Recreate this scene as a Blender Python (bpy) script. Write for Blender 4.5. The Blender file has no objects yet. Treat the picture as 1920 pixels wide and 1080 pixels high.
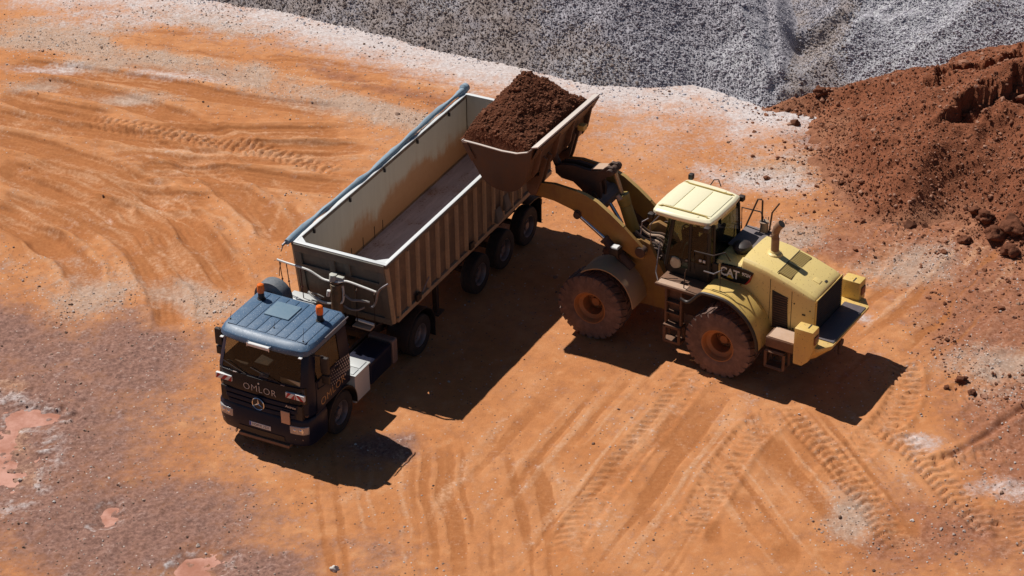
import bpy, bmesh, math, random
import numpy as np
from mathutils import Vector, Matrix, Euler, noise as mnoise
R = math.radians
random.seed(7)
rng = np.random.default_rng(11)
scene = bpy.context.scene
COL = scene.collection

# ------------------------------------------------------------------ camera
cam_d = bpy.data.cameras.new('camera')
cam = bpy.data.objects.new('camera', cam_d)
COL.objects.link(cam)
scene.camera = cam
CAM_P = Vector((0.0, -50.21, 30.681))
fw = Vector((0.0, 0.85330188, -0.52141721))
up = Vector((0.01621637, 0.52134865, 0.85318967))
rt = Vector((0.99986851, -0.00845549, -0.01383746))
m = Matrix((rt, up, -fw)).transposed().to_4x4()
m.translation = CAM_P
cam.matrix_world = m
cam_d.sensor_width = 36.0
cam_d.lens = 36.0 * 2.31618
cam_d.clip_start = 0.5
cam_d.clip_end = 4000.0

# ------------------------------------------------------------------ sky and sun
SUN_EL = R(55.0)
SUN_TO = Vector((-math.cos(R(-42.6)) * math.cos(SUN_EL), -math.sin(R(-42.6)) * math.cos(SUN_EL), math.sin(SUN_EL)))
world = bpy.data.worlds.new('World')
scene.world = world
world.use_nodes = True
nt = world.node_tree
for n in list(nt.nodes):
    nt.nodes.remove(n)
wo = nt.nodes.new('ShaderNodeOutputWorld')
bg = nt.nodes.new('ShaderNodeBackground')
sky = nt.nodes.new('ShaderNodeTexSky')
sky.sky_type = 'NISHITA'
sky.sun_disc = False
sky.sun_elevation = SUN_EL
sky.sun_rotation = math.atan2(SUN_TO.x, SUN_TO.y)
sky.altitude = 600
sky.air_density = 0.75
sky.dust_density = 0.5
nt.links.new(sky.outputs[0], bg.inputs[0])
bg.inputs[1].default_value = 0.05
nt.links.new(bg.outputs[0], wo.inputs[0])
sun_d = bpy.data.lights.new('sun', 'SUN')
sun_d.energy = 5.0
sun_d.angle = R(0.5)
sun_d.color = (1.0, 0.965, 0.91)
sun = bpy.data.objects.new('sun', sun_d)
COL.objects.link(sun)
sun.location = SUN_TO * 60
sun.rotation_euler = (-SUN_TO).to_track_quat('-Z', 'Y').to_euler()
scene.view_settings.view_transform = 'Standard'
scene.view_settings.look = 'None'
scene.view_settings.exposure = -0.04
scene.view_settings.gamma = 1.0
scene.view_settings.use_curve_mapping = False

# ------------------------------------------------------------------ material helpers
def srgb(r, g, b):
    f = lambda c: (c / 255 / 12.92) if c / 255 <= 0.04045 else ((c / 255 + 0.055) / 1.055) ** 2.4
    return (f(r), f(g), f(b))

class NT:
    """tiny node tree writer"""
    def __init__(self, name):
        self.m = bpy.data.materials.new(name)
        self.m.use_nodes = True
        self.t = self.m.node_tree
        self.b = self.t.nodes['Principled BSDF']
        self.tc = self.t.nodes.new('ShaderNodeTexCoord')
    def n(self, typ, **kw):
        x = self.t.nodes.new(typ)
        for k, v in kw.items():
            setattr(x, k, v)
        return x
    def l(self, a, b):
        self.t.links.new(a, b)
    def noise(self, scale, detail=4, rough=0.6, vec=None, dist=0.0):
        x = self.n('ShaderNodeTexNoise')
        x.inputs['Scale'].default_value = scale
        x.inputs['Detail'].default_value = detail
        x.inputs['Roughness'].default_value = rough
        x.inputs['Distortion'].default_value = dist
        self.l(vec if vec is not None else self.tc.outputs['Object'], x.inputs['Vector'])
        return x.outputs['Fac']
    def voronoi(self, scale, feature='F1', out='Distance', rand=1.0):
        x = self.n('ShaderNodeTexVoronoi', feature=feature)
        x.inputs['Scale'].default_value = scale
        x.inputs['Randomness'].default_value = rand
        self.l(self.tc.outputs['Object'], x.inputs['Vector'])
        return x.outputs[out]
    def ramp(self, v, a, b, lo=0.0, hi=1.0):
        x = self.n('ShaderNodeMapRange', interpolation_type='SMOOTHSTEP')
        self.l(v, x.inputs[0])
        x.inputs[1].default_value = a
        x.inputs[2].default_value = b
        x.inputs[3].default_value = lo
        x.inputs[4].default_value = hi
        return x.outputs[0]
    def math(self, op, a, b=None, clamp=False):
        x = self.n('ShaderNodeMath', operation=op, use_clamp=clamp)
        for i, v in enumerate((a, b)):
            if v is None:
                continue
            if isinstance(v, (int, float)):
                x.inputs[i].default_value = v
            else:
                self.l(v, x.inputs[i])
        return x.outputs[0]
    def mix(self, fac, a, b, blend='MIX'):
        x = self.n('ShaderNodeMix', data_type='RGBA', blend_type=blend)
        for sock, v in ((x.inputs[0], fac), (x.inputs[6], a), (x.inputs[7], b)):
            if isinstance(v, (int, float)):
                sock.default_value = v
            elif isinstance(v, tuple):
                sock.default_value = (*v, 1.0) if len(v) == 3 else v
            else:
                self.l(v, sock)
        return x.outputs[2]
    def bump(self, h, strength, dist):
        x = self.n('ShaderNodeBump')
        x.inputs['Strength'].default_value = strength
        x.inputs['Distance'].default_value = dist
        self.l(h, x.inputs['Height'])
        self.l(x.outputs[0], self.b.inputs['Normal'])
    def attr(self, name, typ='GEOMETRY'):
        x = self.n('ShaderNodeAttribute', attribute_name=name, attribute_type=typ)
        return x

DUST = (0.36, 0.175, 0.085)
def mat(name, col, rough=0.5, metal=0.0, dust=0.0, dustcol=DUST, top=0.0, scale=2.5, var=0.12,
        chips=None, low=None, bump=0.0, spec=0.5, streak=0.0):
    """painted or bare surface with real dust: patches of dust by noise, more on upward faces (top) and low down (low = height)"""
    q = NT(name)
    b = q.b
    f1 = q.noise(scale, 6, 0.65)
    f2 = q.noise(scale * 6.3, 5, 0.7)
    c = q.mix(q.math('MULTIPLY', f2, var * 2), tuple(col), tuple(x * 0.55 for x in col))
    fac = q.ramp(f1, 0.38, 0.72, 0.0, 1.0)
    fac = q.math('MULTIPLY', fac, dust)
    fac = q.math('ADD', fac, q.math('MULTIPLY', q.ramp(f2, 0.35, 0.75), dust * 0.5))
    if top:
        g = q.n('ShaderNodeNewGeometry')
        s = q.n('ShaderNodeSeparateXYZ')
        q.l(g.outputs['Normal'], s.inputs[0])
        fac = q.math('ADD', fac, q.math('MULTIPLY', q.ramp(s.outputs[2], 0.2, 1.0), q.math('MULTIPLY', q.ramp(f2, 0.2, 0.7, 0.4, 1.0), top)))
    if low:
        s2 = q.n('ShaderNodeSeparateXYZ')
        q.l(q.tc.outputs['Object'], s2.inputs[0])
        fac = q.math('ADD', fac, q.math('MULTIPLY', q.ramp(s2.outputs[2], low[0], low[1], low[2], 0.0), q.ramp(f1, 0.25, 0.6, 0.5, 1.0)))
    if streak:
        mp = q.n('ShaderNodeMapping')
        q.l(q.tc.outputs['Object'], mp.inputs[0])
        mp.inputs['Scale'].default_value = (5, 5, 0.5)
        fs = q.noise(2.2, 5, 0.7, mp.outputs[0])
        fac = q.math('ADD', fac, q.math('MULTIPLY', q.ramp(fs, 0.45, 0.75), streak))
    fac = q.math('MINIMUM', fac, 1.0, True)
    d2 = q.mix(f2, tuple(x * 0.75 for x in dustcol), tuple(min(1, x * 1.2) for x in dustcol))
    c = q.mix(fac, c, d2)
    if chips:
        fv = q.noise(scale * 14, 3, 0.6)
        c = q.mix(q.ramp(fv, 0.635, 0.675), c, chips)
    q.l(c, b.inputs['Base Color'])
    rr = q.n('ShaderNodeMapRange')
    q.l(fac, rr.inputs[0])
    rr.inputs[3].default_value = rough
    rr.inputs[4].default_value = 0.9
    q.l(rr.outputs[0], b.inputs['Roughness'])
    b.inputs['Metallic'].default_value = metal
    b.inputs['Specular IOR Level'].default_value = spec
    if bump:
        q.bump(f2, bump, 0.01)
    return q.m

def glass(name, tint=(0.55, 0.6, 0.55), dusty=0.15):
    """thin pane: tinted see-through with mirror reflection at grazing angles and a film of dust"""
    q = NT(name)
    t = q.t
    out = t.nodes['Material Output']
    tr = q.n('ShaderNodeBsdfTransparent')
    tr.inputs[0].default_value = (*tint, 1)
    gl = q.n('ShaderNodeBsdfGlossy')
    gl.inputs['Roughness'].default_value = 0.03
    fr = q.n('ShaderNodeFresnel')
    ge = q.n('ShaderNodeNewGeometry')
    q.l(q.math('ADD', q.math('MULTIPLY', ge.outputs['Backfacing'], 1 / 1.52 - 1.52), 1.52), fr.inputs[0])
    m1 = q.n('ShaderNodeMixShader')
    q.l(q.math('MULTIPLY', fr.outputs[0], 0.75, True), m1.inputs[0])
    q.l(tr.outputs[0], m1.inputs[1])
    q.l(gl.outputs[0], m1.inputs[2])
    df = q.n('ShaderNodeBsdfDiffuse')
    df.inputs[0].default_value = (0.30, 0.2, 0.13, 1)
    m2 = q.n('ShaderNodeMixShader')
    q.l(q.ramp(q.noise(1.6, 4), 0.3, 0.8, dusty * 0.3, dusty), m2.inputs[0])
    q.l(m1.outputs[0], m2.inputs[1])
    q.l(df.outputs[0], m2.inputs[2])
    q.l(m2.outputs[0], out.inputs['Surface'])
    return q.m

# ------------------------------------------------------------------ mesh helpers
class MB:
    """collects shapes into one bmesh"""
    def __init__(self):
        self.bm = bmesh.new()
    def poly(self, pts):
        return self.bm.faces.new([self.bm.verts.new(p) for p in pts])
    def face(self, pts):
        self.poly(pts)
        return self
    def hexa(self, p):
        v = [self.bm.verts.new(q) for q in p]
        for f in ((3, 2, 1, 0), (4, 5, 6, 7), (0, 1, 5, 4), (1, 2, 6, 5), (2, 3, 7, 6), (3, 0, 4, 7)):
            self.bm.faces.new([v[i] for i in f])
        return self
    def box(self, x0, x1, y0, y1, z0, z1):
        return self.hexa([(x0, y0, z0), (x1, y0, z0), (x1, y1, z0), (x0, y1, z0), (x0, y0, z1), (x1, y0, z1), (x1, y1, z1), (x0, y1, z1)])
    def prism(self, prof, y0, y1):
        """profile of (x, z) extruded from y0 to y1"""
        a = [self.bm.verts.new((x, y0, z)) for x, z in prof]
        b = [self.bm.verts.new((x, y1, z)) for x, z in prof]
        n = len(prof)
        self.bm.faces.new(a)
        self.bm.faces.new(b[::-1])
        for i in range(n):
            j = (i + 1) % n
            self.bm.faces.new((a[j], a[i], b[i], b[j]))
        return self
    def strip(self, path, th, y0, y1):
        """path of (x, z) given thickness th (to its left) and extruded along y"""
        P = [Vector(p) for p in path]
        L = []
        for i in range(len(P)):
            d = (P[min(i + 1, len(P) - 1)] - P[max(i - 1, 0)]).normalized()
            L.append(P[i] + Vector((-d.y, d.x)) * th)
        for i in range(len(P) - 1):
            pass
        prof = [tuple(p) for p in P] + [tuple(p) for p in reversed(L)]
        a = [self.bm.verts.new((x, y0, z)) for x, z in prof]
        b = [self.bm.verts.new((x, y1, z)) for x, z in prof]
        n = len(P)
        N = len(prof)
        for i in range(n - 1):
            self.bm.faces.new((a[i], a[i + 1], a[N - 2 - i], a[N - 1 - i]))
            self.bm.faces.new((b[i + 1], b[i], b[N - 1 - i], b[N - 2 - i]))
        for i in range(N):
            j = (i + 1) % N
            self.bm.faces.new((a[j], a[i], b[i], b[j]))
        return self
    def cyl(self, p0, p1, r0, r1=None, seg=16, caps=True):
        r1 = r0 if r1 is None else r1
        p0, p1 = Vector(p0), Vector(p1)
        q = (p1 - p0).to_track_quat('Z', 'Y')
        A, Bv = [], []
        for i in range(seg):
            a = 2 * math.pi * i / seg
            d = q @ Vector((math.cos(a), math.sin(a), 0))
            A.append(self.bm.verts.new(p0 + d * r0))
            Bv.append(self.bm.verts.new(p1 + d * r1))
        for i in range(seg):
            j = (i + 1) % seg
            self.bm.faces.new((A[i], A[j], Bv[j], Bv[i]))
        if caps:
            self.bm.faces.new(A[::-1])
            self.bm.faces.new(Bv)
        return self
    def tube(self, path, r, seg=8):
        P = [Vector(p) for p in path]
        rings = []
        for i, p in enumerate(P):
            d = (P[min(i + 1, len(P) - 1)] - P[max(i - 1, 0)]).normalized()
            q = d.to_track_quat('Z', 'Y')
            rings.append([self.bm.verts.new(p + q @ Vector((math.cos(2 * math.pi * k / seg), math.sin(2 * math.pi * k / seg), 0)) * r) for k in range(seg)])
        for a, b in zip(rings, rings[1:]):
            for k in range(seg):
                j = (k + 1) % seg
                self.bm.faces.new((a[k], a[j], b[j], b[k]))
        self.bm.faces.new(rings[0][::-1])
        self.bm.faces.new(rings[-1])
        return self
    def lathe(self, prof, c, seg=32, axis='y', closed=False, caps=True):
        """prof: list of (radius, t along the axis) round the centre c"""
        rings = []
        for r, t in prof:
            ring = []
            for k in range(seg):
                a = 2 * math.pi * k / seg
                u, v = r * math.cos(a), r * math.sin(a)
                if axis == 'y':
                    p = (c[0] + u, c[1] + t, c[2] + v)
                elif axis == 'z':
                    p = (c[0] + u, c[1] + v, c[2] + t)
                else:
                    p = (c[0] + t, c[1] + u, c[2] + v)
                ring.append(self.bm.verts.new(p))
            rings.append(ring)
        pairs = list(zip(rings, rings[1:])) + ([(rings[-1], rings[0])] if closed else [])
        for a, b in pairs:
            for k in range(seg):
                j = (k + 1) % seg
                self.bm.faces.new((a[k], a[j], b[j], b[k]))
        if not closed and caps:
            for ring in (rings[0], rings[-1]):
                self.bm.faces.new(ring)
        return self
    def loft(self, loops, skip=(), bottom=True, topcap=True):
        """closed loops of equal length joined level by level; skip: set of (level, index) left open"""
        rings = [[self.bm.verts.new(p) for p in lp] for lp in loops]
        n = len(loops[0])
        for k, (a, b) in enumerate(zip(rings, rings[1:])):
            for i in range(n):
                if (k, i) in skip:
                    continue
                j = (i + 1) % n
                self.bm.faces.new((a[i], a[j], b[j], b[i]))
        if bottom:
            self.bm.faces.new(rings[0][::-1])
        if topcap:
            self.bm.faces.new(rings[-1])
        return self
    def bevel(self, w, seg=2, ang=28):
        bmesh.ops.recalc_face_normals(self.bm, faces=self.bm.faces)
        es = [e for e in self.bm.edges if len(e.link_faces) == 2 and e.calc_face_angle(0) > R(ang)]
        bmesh.ops.bevel(self.bm, geom=es, offset=w, segments=seg, affect='EDGES', profile=0.6, clamp_overlap=True)
        return self
    def mirror(self):
        """adds a copy mirrored in y"""
        d = bmesh.ops.duplicate(self.bm, geom=self.bm.verts[:] + self.bm.edges[:] + self.bm.faces[:])
        vs = [g for g in d['geom'] if isinstance(g, bmesh.types.BMVert)]
        for v in vs:
            v.co.y = -v.co.y
        bmesh.ops.reverse_faces(self.bm, faces=[g for g in d['geom'] if isinstance(g, bmesh.types.BMFace)])
        return self
    def xf(self, M):
        bmesh.ops.transform(self.bm, matrix=M, verts=self.bm.verts)
        return self

OFF = Vector((0, 0, 0))      # shift taken off the vertices of the thing being built
def link(o, parent=None):
    COL.objects.link(o)
    if parent is not None:
        o.parent = parent
    return o
def obj(name, mb, m, parent=None, bev=0.0, seg=2, ang=30, smooth=True, recalc=True, mesh_name=None):
    if recalc:
        bmesh.ops.recalc_face_normals(mb.bm, faces=mb.bm.faces)
    if bev:
        mb.bevel(bev, seg)
    if OFF.length:
        bmesh.ops.translate(mb.bm, vec=-OFF, verts=mb.bm.verts)
    me = bpy.data.meshes.new(mesh_name or name)
    mb.bm.to_mesh(me)
    mb.bm.free()
    me.materials.append(m)
    if smooth:
        me.polygons.foreach_set('use_smooth', [True] * len(me.polygons))
        me.set_sharp_from_angle(angle=R(ang))
    o = bpy.data.objects.new(name, me)
    return link(o, parent)
def tag(o, label, cat, group=None, kind=None):
    o['label'] = label
    o['category'] = cat
    if group:
        o['group'] = group
    if kind:
        o['kind'] = kind
    return o
def thing(name, label, cat, loc, rz=0.0, group=None):
    o = bpy.data.objects.new(name, None)
    o.empty_display_size = 0.3
    o.location = loc
    o.rotation_euler = (0, 0, rz)
    link(o)
    return tag(o, label, cat, group)
def dup(o, parent, loc=None, rot=None):
    c = o.copy()
    link(c, parent)
    if loc is not None:
        c.location = loc
    if rot is not None:
        c.rotation_euler = rot
    for ch in list(o.children):
        g = ch.copy()
        link(g, c)
    return c
def text(name, s, size, M, m, parent, extrude=0.004, shear=0.0, spacing=1.0, sx=1.0, offset=0.0):
    cu = bpy.data.curves.new('lettering', 'FONT')
    cu.body = s
    cu.size = size
    cu.extrude = extrude
    cu.shear = shear
    cu.offset = offset
    cu.space_character = spacing
    cu.align_x = 'CENTER'
    cu.align_y = 'CENTER'
    cu.resolution_u = 3
    t = bpy.data.objects.new('lettering', cu)
    COL.objects.link(t)
    dg = bpy.context.evaluated_depsgraph_get()
    dg.update()
    me = bpy.data.meshes.new_from_object(t.evaluated_get(dg))
    bpy.data.objects.remove(t)
    bpy.data.curves.remove(cu)
    me.transform(M @ Matrix.Diagonal((sx, 1, 1, 1)))
    if OFF.length:
        me.transform(Matrix.Translation(-OFF))
    me.materials.clear()
    me.materials.append(m)
    o = bpy.data.objects.new(name, me)
    return link(o, parent)
def M_front(x, y, z, tilt=0.0, roll=0.0):     # lettering readable from the front (+x)
    return Matrix.Translation((x, y, z)) @ Matrix(((0, 0, 1, 0), (1, 0, 0, 0), (0, 1, 0, 0), (0, 0, 0, 1))) @ Matrix.Rotation(tilt, 4, 'X') @ Matrix.Rotation(roll, 4, 'Z')
def M_left(x, y, z, roll=0.0):                # lettering readable from the left (+y)
    return Matrix.Translation((x, y, z)) @ Matrix(((-1, 0, 0, 0), (0, 0, 1, 0), (0, 1, 0, 0), (0, 0, 0, 1))) @ Matrix.Rotation(roll, 4, 'Z')

# ------------------------------------------------------------------ numpy noise
def vnoise(x, y, seed):
    g = np.random.default_rng(seed).random((256, 256))
    xi, yi = np.floor(x).astype(int), np.floor(y).astype(int)
    fx, fy = x - xi, y - yi
    fx = fx * fx * fx * (fx * (fx * 6 - 15) + 10)
    fy = fy * fy * fy * (fy * (fy * 6 - 15) + 10)
    a, b = g[xi % 256, yi % 256], g[(xi + 1) % 256, yi % 256]
    c, d = g[xi % 256, (yi + 1) % 256], g[(xi + 1) % 256, (yi + 1) % 256]
    return (a + (b - a) * fx) * (1 - fy) + (c + (d - c) * fx) * fy
def fbm(x, y, scale, octaves=4, seed=0, gain=0.5):
    s, a, t = 0.0, 1.0, 0.0
    for o in range(octaves):
        s = s + a * vnoise(x * scale + 17.3 * o, y * scale + 9.1 * o, seed + o)
        t += a
        a *= gain
        scale *= 2.03
    return s / t
def sstep(a, b, x):
    t = np.clip((x - a) / (b - a), 0, 1)
    return t * t * (3 - 2 * t)
def seg_dist(X, Y, pts):
    """distance, arc length and signed side to a polyline"""
    best = np.full(X.shape, 1e9)
    S = np.zeros(X.shape)
    SD = np.zeros(X.shape)
    acc = 0.0
    for (x0, y0), (x1, y1) in zip(pts, pts[1:]):
        dx, dy = x1 - x0, y1 - y0
        L = math.hypot(dx, dy)
        t = np.clip(((X - x0) * dx + (Y - y0) * dy) / (L * L), 0, 1)
        px, py = X - (x0 + t * dx), Y - (y0 + t * dy)
        d = np.sqrt(px * px + py * py)
        k = d < best
        best = np.where(k, d, best)
        S = np.where(k, acc + t * L, S)
        SD = np.where(k, np.sign(dx * py - dy * px) * d, SD)
        acc += L
    return best, S, SD, acc
def inside(X, Y, poly):
    c = np.zeros(X.shape, bool)
    n = len(poly)
    for i in range(n):
        x0, y0 = poly[i]
        x1, y1 = poly[(i + 1) % n]
        if y0 == y1:
            continue
        k = ((y0 > Y) != (y1 > Y)) & (X < (x1 - x0) * (Y - y0) / (y1 - y0) + x0)
        c ^= k
    return c
def smooth_path(pts, n=6):
    P = [Vector(p) for p in pts]
    if len(P) < 3:
        return [tuple(p) for p in P]
    out = []
    for i in range(len(P) - 1):
        p0, p1, p2, p3 = P[max(i - 1, 0)], P[i], P[i + 1], P[min(i + 2, len(P) - 1)]
        for k in range(n):
            t = k / n
            out.append(tuple(0.5 * ((2 * p1) + (p2 - p0) * t + (2 * p0 - 5 * p1 + 4 * p2 - p3) * t * t + (3 * p1 - p0 - 3 * p2 + p3) * t ** 3)))
    out.append(tuple(P[-1]))
    return out
def grid_mesh(name, xs, ys, Z, m, attrs=None):
    nx, ny = len(xs), len(ys)
    X, Y = np.meshgrid(xs, ys)
    co = np.stack([X, Y, Z], -1).reshape(-1, 3).astype(np.float32)
    me = bpy.data.meshes.new(name)
    me.vertices.add(nx * ny)
    me.vertices.foreach_set('co', co.ravel())
    i = (np.arange(ny - 1)[:, None] * nx + np.arange(nx - 1)[None, :]).ravel()
    F = np.stack([i, i + 1, i + nx + 1, i + nx], -1).astype(np.int32)
    me.loops.add(F.size)
    me.loops.foreach_set('vertex_index', F.ravel())
    me.polygons.add(len(F))
    me.polygons.foreach_set('loop_start', np.arange(0, F.size, 4, dtype=np.int32))
    me.polygons.foreach_set('use_smooth', np.ones(len(F), bool))
    me.update(calc_edges=True)
    for k, v in (attrs or {}).items():
        a = me.attributes.new(k, 'FLOAT_COLOR', 'POINT')
        c = np.ones((nx * ny, 4), np.float32)
        c[:, :v.shape[-1]] = v.reshape(nx * ny, -1)
        a.data.foreach_set('color', c.ravel())
    me.materials.append(m)
    return bpy.data.objects.new(name, me)

def rock_nodes():
    """geometry nodes: a small irregular stone on every vertex, sized and turned by the point attributes"""
    ng = bpy.data.node_groups.new('stone_scatter', 'GeometryNodeTree')
    ng.interface.new_socket('Geometry', in_out='INPUT', socket_type='NodeSocketGeometry')
    ng.interface.new_socket('Geometry', in_out='OUTPUT', socket_type='NodeSocketGeometry')
    N = ng.nodes.new
    gi, go = N('NodeGroupInput'), N('NodeGroupOutput')
    ico = N('GeometryNodeMeshIcoSphere')
    ico.inputs['Radius'].default_value = 1.0
    ico.inputs['Subdivisions'].default_value = 2
    sp = N('GeometryNodeSetPosition')
    nz = N('ShaderNodeTexNoise')
    nz.inputs['Scale'].default_value = 1.1
    nz.inputs['Detail'].default_value = 2.0
    sub = N('ShaderNodeVectorMath')
    sub.operation = 'SUBTRACT'
    sub.inputs[1].default_value = (0.5, 0.5, 0.5)
    mul = N('ShaderNodeVectorMath')
    mul.operation = 'SCALE'
    mul.inputs['Scale'].default_value = 1.5
    L = ng.links.new
    L(nz.outputs['Color'], sub.inputs[0])
    L(sub.outputs[0], mul.inputs[0])
    L(ico.outputs[0], sp.inputs['Geometry'])
    L(mul.outputs[0], sp.inputs['Offset'])
    mp = N('GeometryNodeMeshToPoints')
    L(gi.outputs[0], mp.inputs[0])
    io = N('GeometryNodeInstanceOnPoints')
    L(mp.outputs[0], io.inputs['Points'])
    L(sp.outputs[0], io.inputs['Instance'])
    for nm, sock in (('size', 'Scale'), ('turn', 'Rotation')):
        a = N('GeometryNodeInputNamedAttribute')
        a.data_type = 'FLOAT_VECTOR'
        a.inputs['Name'].default_value = nm
        L(a.outputs['Attribute'], io.inputs[sock])
    L(io.outputs[0], go.inputs[0])
    return ng
STONES = rock_nodes()
def scatter(name, P, size, m, parent=None, flat=0.7, tint=None):
    """P (n,3) positions, size (n,) radii"""
    n = len(P)
    me = bpy.data.meshes.new(name)
    me.vertices.add(n)
    me.vertices.foreach_set('co', P.astype(np.float32).ravel())
    s = size[:, None] * rng.uniform(0.65, 1.3, (n, 3))
    s[:, 2] *= flat
    a = me.attributes.new('size', 'FLOAT_VECTOR', 'POINT')
    a.data.foreach_set('vector', s.astype(np.float32).ravel())
    t = rng.uniform(-0.6, 0.6, (n, 3))
    t[:, 2] = rng.uniform(0, 6.28, n)
    a = me.attributes.new('turn', 'FLOAT_VECTOR', 'POINT')
    a.data.foreach_set('vector', t.astype(np.float32).ravel())
    a = me.attributes.new('tint', 'FLOAT', 'POINT')
    tv = rng.random(n) if tint is None else tint
    a.data.foreach_set('value', tv.astype(np.float32))
    me.materials.append(m)
    o = bpy.data.objects.new(name, me)
    link(o, parent)
    md = o.modifiers.new('stones', 'NODES')
    md.node_group = STONES
    # material on the stones themselves
    o['kind'] = 'stuff'
    return o
def stone_group(m):
    """a copy of the scatter group that puts material m on the stones"""
    g = STONES.copy()
    sm = g.nodes.new('GeometryNodeSetMaterial')
    sm.inputs['Material'].default_value = m
    for l in list(g.links):
        if l.to_node.bl_idname == 'GeometryNodeInstanceOnPoints' and l.to_socket.name == 'Instance':
            src = l.from_socket
            tgt = l.to_socket
            g.links.remove(l)
            g.links.new(src, sm.inputs['Geometry'])
            g.links.new(sm.outputs[0], tgt)
            break
    return g
def stone_mat(name, cols):
    """stones of several colours, one per instance"""
    q = NT(name)
    at = q.attr('tint', 'INSTANCER')
    cr = q.n('ShaderNodeValToRGB')
    cr.color_ramp.interpolation = 'LINEAR'
    els = cr.color_ramp.elements
    while len(els) < len(cols):
        els.new(0.5)
    for i, c in enumerate(cols):
        els[i].position = i / (len(cols) - 1)
        els[i].color = (*c, 1)
    q.l(at.outputs['Fac'], cr.inputs[0])
    q.l(cr.outputs[0], q.b.inputs['Base Color'])
    q.b.inputs['Roughness'].default_value = 0.85
    q.b.inputs['Specular IOR Level'].default_value = 0.2
    return q.m
# ================================================================== GROUND
def ground_material():
    q = NT('quarry_floor_earth')
    zA = q.attr('zone_a')
    zB = q.attr('zone_b')
    sa = q.n('ShaderNodeSeparateColor')
    sb = q.n('ShaderNodeSeparateColor')
    q.l(zA.outputs['Color'], sa.inputs[0])
    q.l(zB.outputs['Color'], sb.inputs[0])
    dust, purple, smooth = sa.outputs
    red, grav, pale = sb.outputs
    n1 = q.noise(0.45, 6, 0.62)
    n2 = q.noise(2.3, 6, 0.65)
    n3 = q.noise(11.0, 5, 0.7)
    n4 = q.noise(42.0, 3, 0.7)
    c = q.mix(q.ramp(n1, 0.32, 0.68), (0.515, 0.203, 0.074), (0.59, 0.262, 0.112))
    c = q.mix(q.ramp(n2, 0.42, 0.72, 0, 0.6), c, (0.37, 0.155, 0.070))
    c = q.mix(q.ramp(n2, 0.28, 0.46, 0.45, 0.0), c, (0.62, 0.335, 0.175))
    def zone(mask, lo, hi, col_a, col_b, amt=1.0, c=None):
        w = q.math('ADD', mask, q.math('MULTIPLY', q.math('SUBTRACT', n2, 0.5), 0.9))
        w = q.math('ADD', w, q.math('MULTIPLY', q.math('SUBTRACT', n3, 0.5), 0.7))
        w = q.math('ADD', w, q.math('MULTIPLY', q.math('SUBTRACT', n1, 0.5), 0.5))
        w = q.ramp(w, lo, hi, 0.0, amt)
        return q.mix(w, c, q.mix(q.ramp(n3, 0.3, 0.7), col_a, col_b))
    c = zone(red, 0.12, 1.0, (0.235, 0.085, 0.043), (0.40, 0.18, 0.108), 0.95, c)
    c = zone(purple, 0.12, 0.95, (0.155, 0.083, 0.070), (0.36, 0.200, 0.153), 0.95, c)
    c = zone(smooth, 0.22, 0.80, (0.345, 0.122, 0.040), (0.43, 0.168, 0.060), 0.9, c)
    c = zone(pale, 0.20, 1.0, (0.58, 0.30, 0.15), (0.67, 0.39, 0.235), 0.8, c)
    c = zone(grav, 0.15, 0.95, (0.38, 0.28, 0.22), (0.54, 0.40, 0.31), 0.8, c)
    c = zone(dust, 0.12, 0.95, (0.53, 0.445, 0.42), (0.71, 0.655, 0.64), 0.95, c)
    # pebbles and grit: small light and dark grains
    v = q.n('ShaderNodeTexVoronoi')
    v.inputs['Scale'].default_value = 16.0
    q.l(q.tc.outputs['Object'], v.inputs['Vector'])
    sv = q.n('ShaderNodeSeparateColor')
    q.l(v.outputs['Color'], sv.inputs[0])
    grain = q.ramp(v.outputs['Distance'], 0.42, 0.18)
    few = q.ramp(q.math('ADD', sv.outputs[0], q.math('MULTIPLY', grav, 0.35)), 0.93, 0.97)
    few2 = q.ramp(q.math('ADD', sv.outputs[1], q.math('MULTIPLY', grav, 0.35)), 0.95, 0.98)
    notsm = q.math('SUBTRACT', 1.0, q.math('MULTIPLY', smooth, 0.8), True)
    c = q.mix(q.math('MULTIPLY', q.math('MULTIPLY', grain, few), notsm), c, (0.13, 0.085, 0.065))
    c = q.mix(q.math('MULTIPLY', q.math('MULTIPLY', grain, few2), notsm), c, (0.62, 0.52, 0.46))
    c = q.mix(q.ramp(n4, 0.3, 0.75, 0.0, 0.32), c, q.mix(1.0, c, (0.62, 0.55, 0.5), 'MULTIPLY'))
    q.l(c, q.b.inputs['Base Color'])
    q.b.inputs['Roughness'].default_value = 0.92
    q.b.inputs['Specular IOR Level'].default_value = 0.15
    h = q.math('ADD', q.math('MULTIPLY', n3, 0.5), q.math('MULTIPLY', n4, 0.55))
    h = q.math('ADD', h, q.math('MULTIPLY', q.math('MULTIPLY', grain, q.math('MAXIMUM', few, few2)), 0.5))
    h = q.math('MULTIPLY', h, q.math('SUBTRACT', 1.0, q.math('MULTIPLY', smooth, 0.65), True))
    q.bump(h, 0.55, 0.045)
    return q.m

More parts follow.
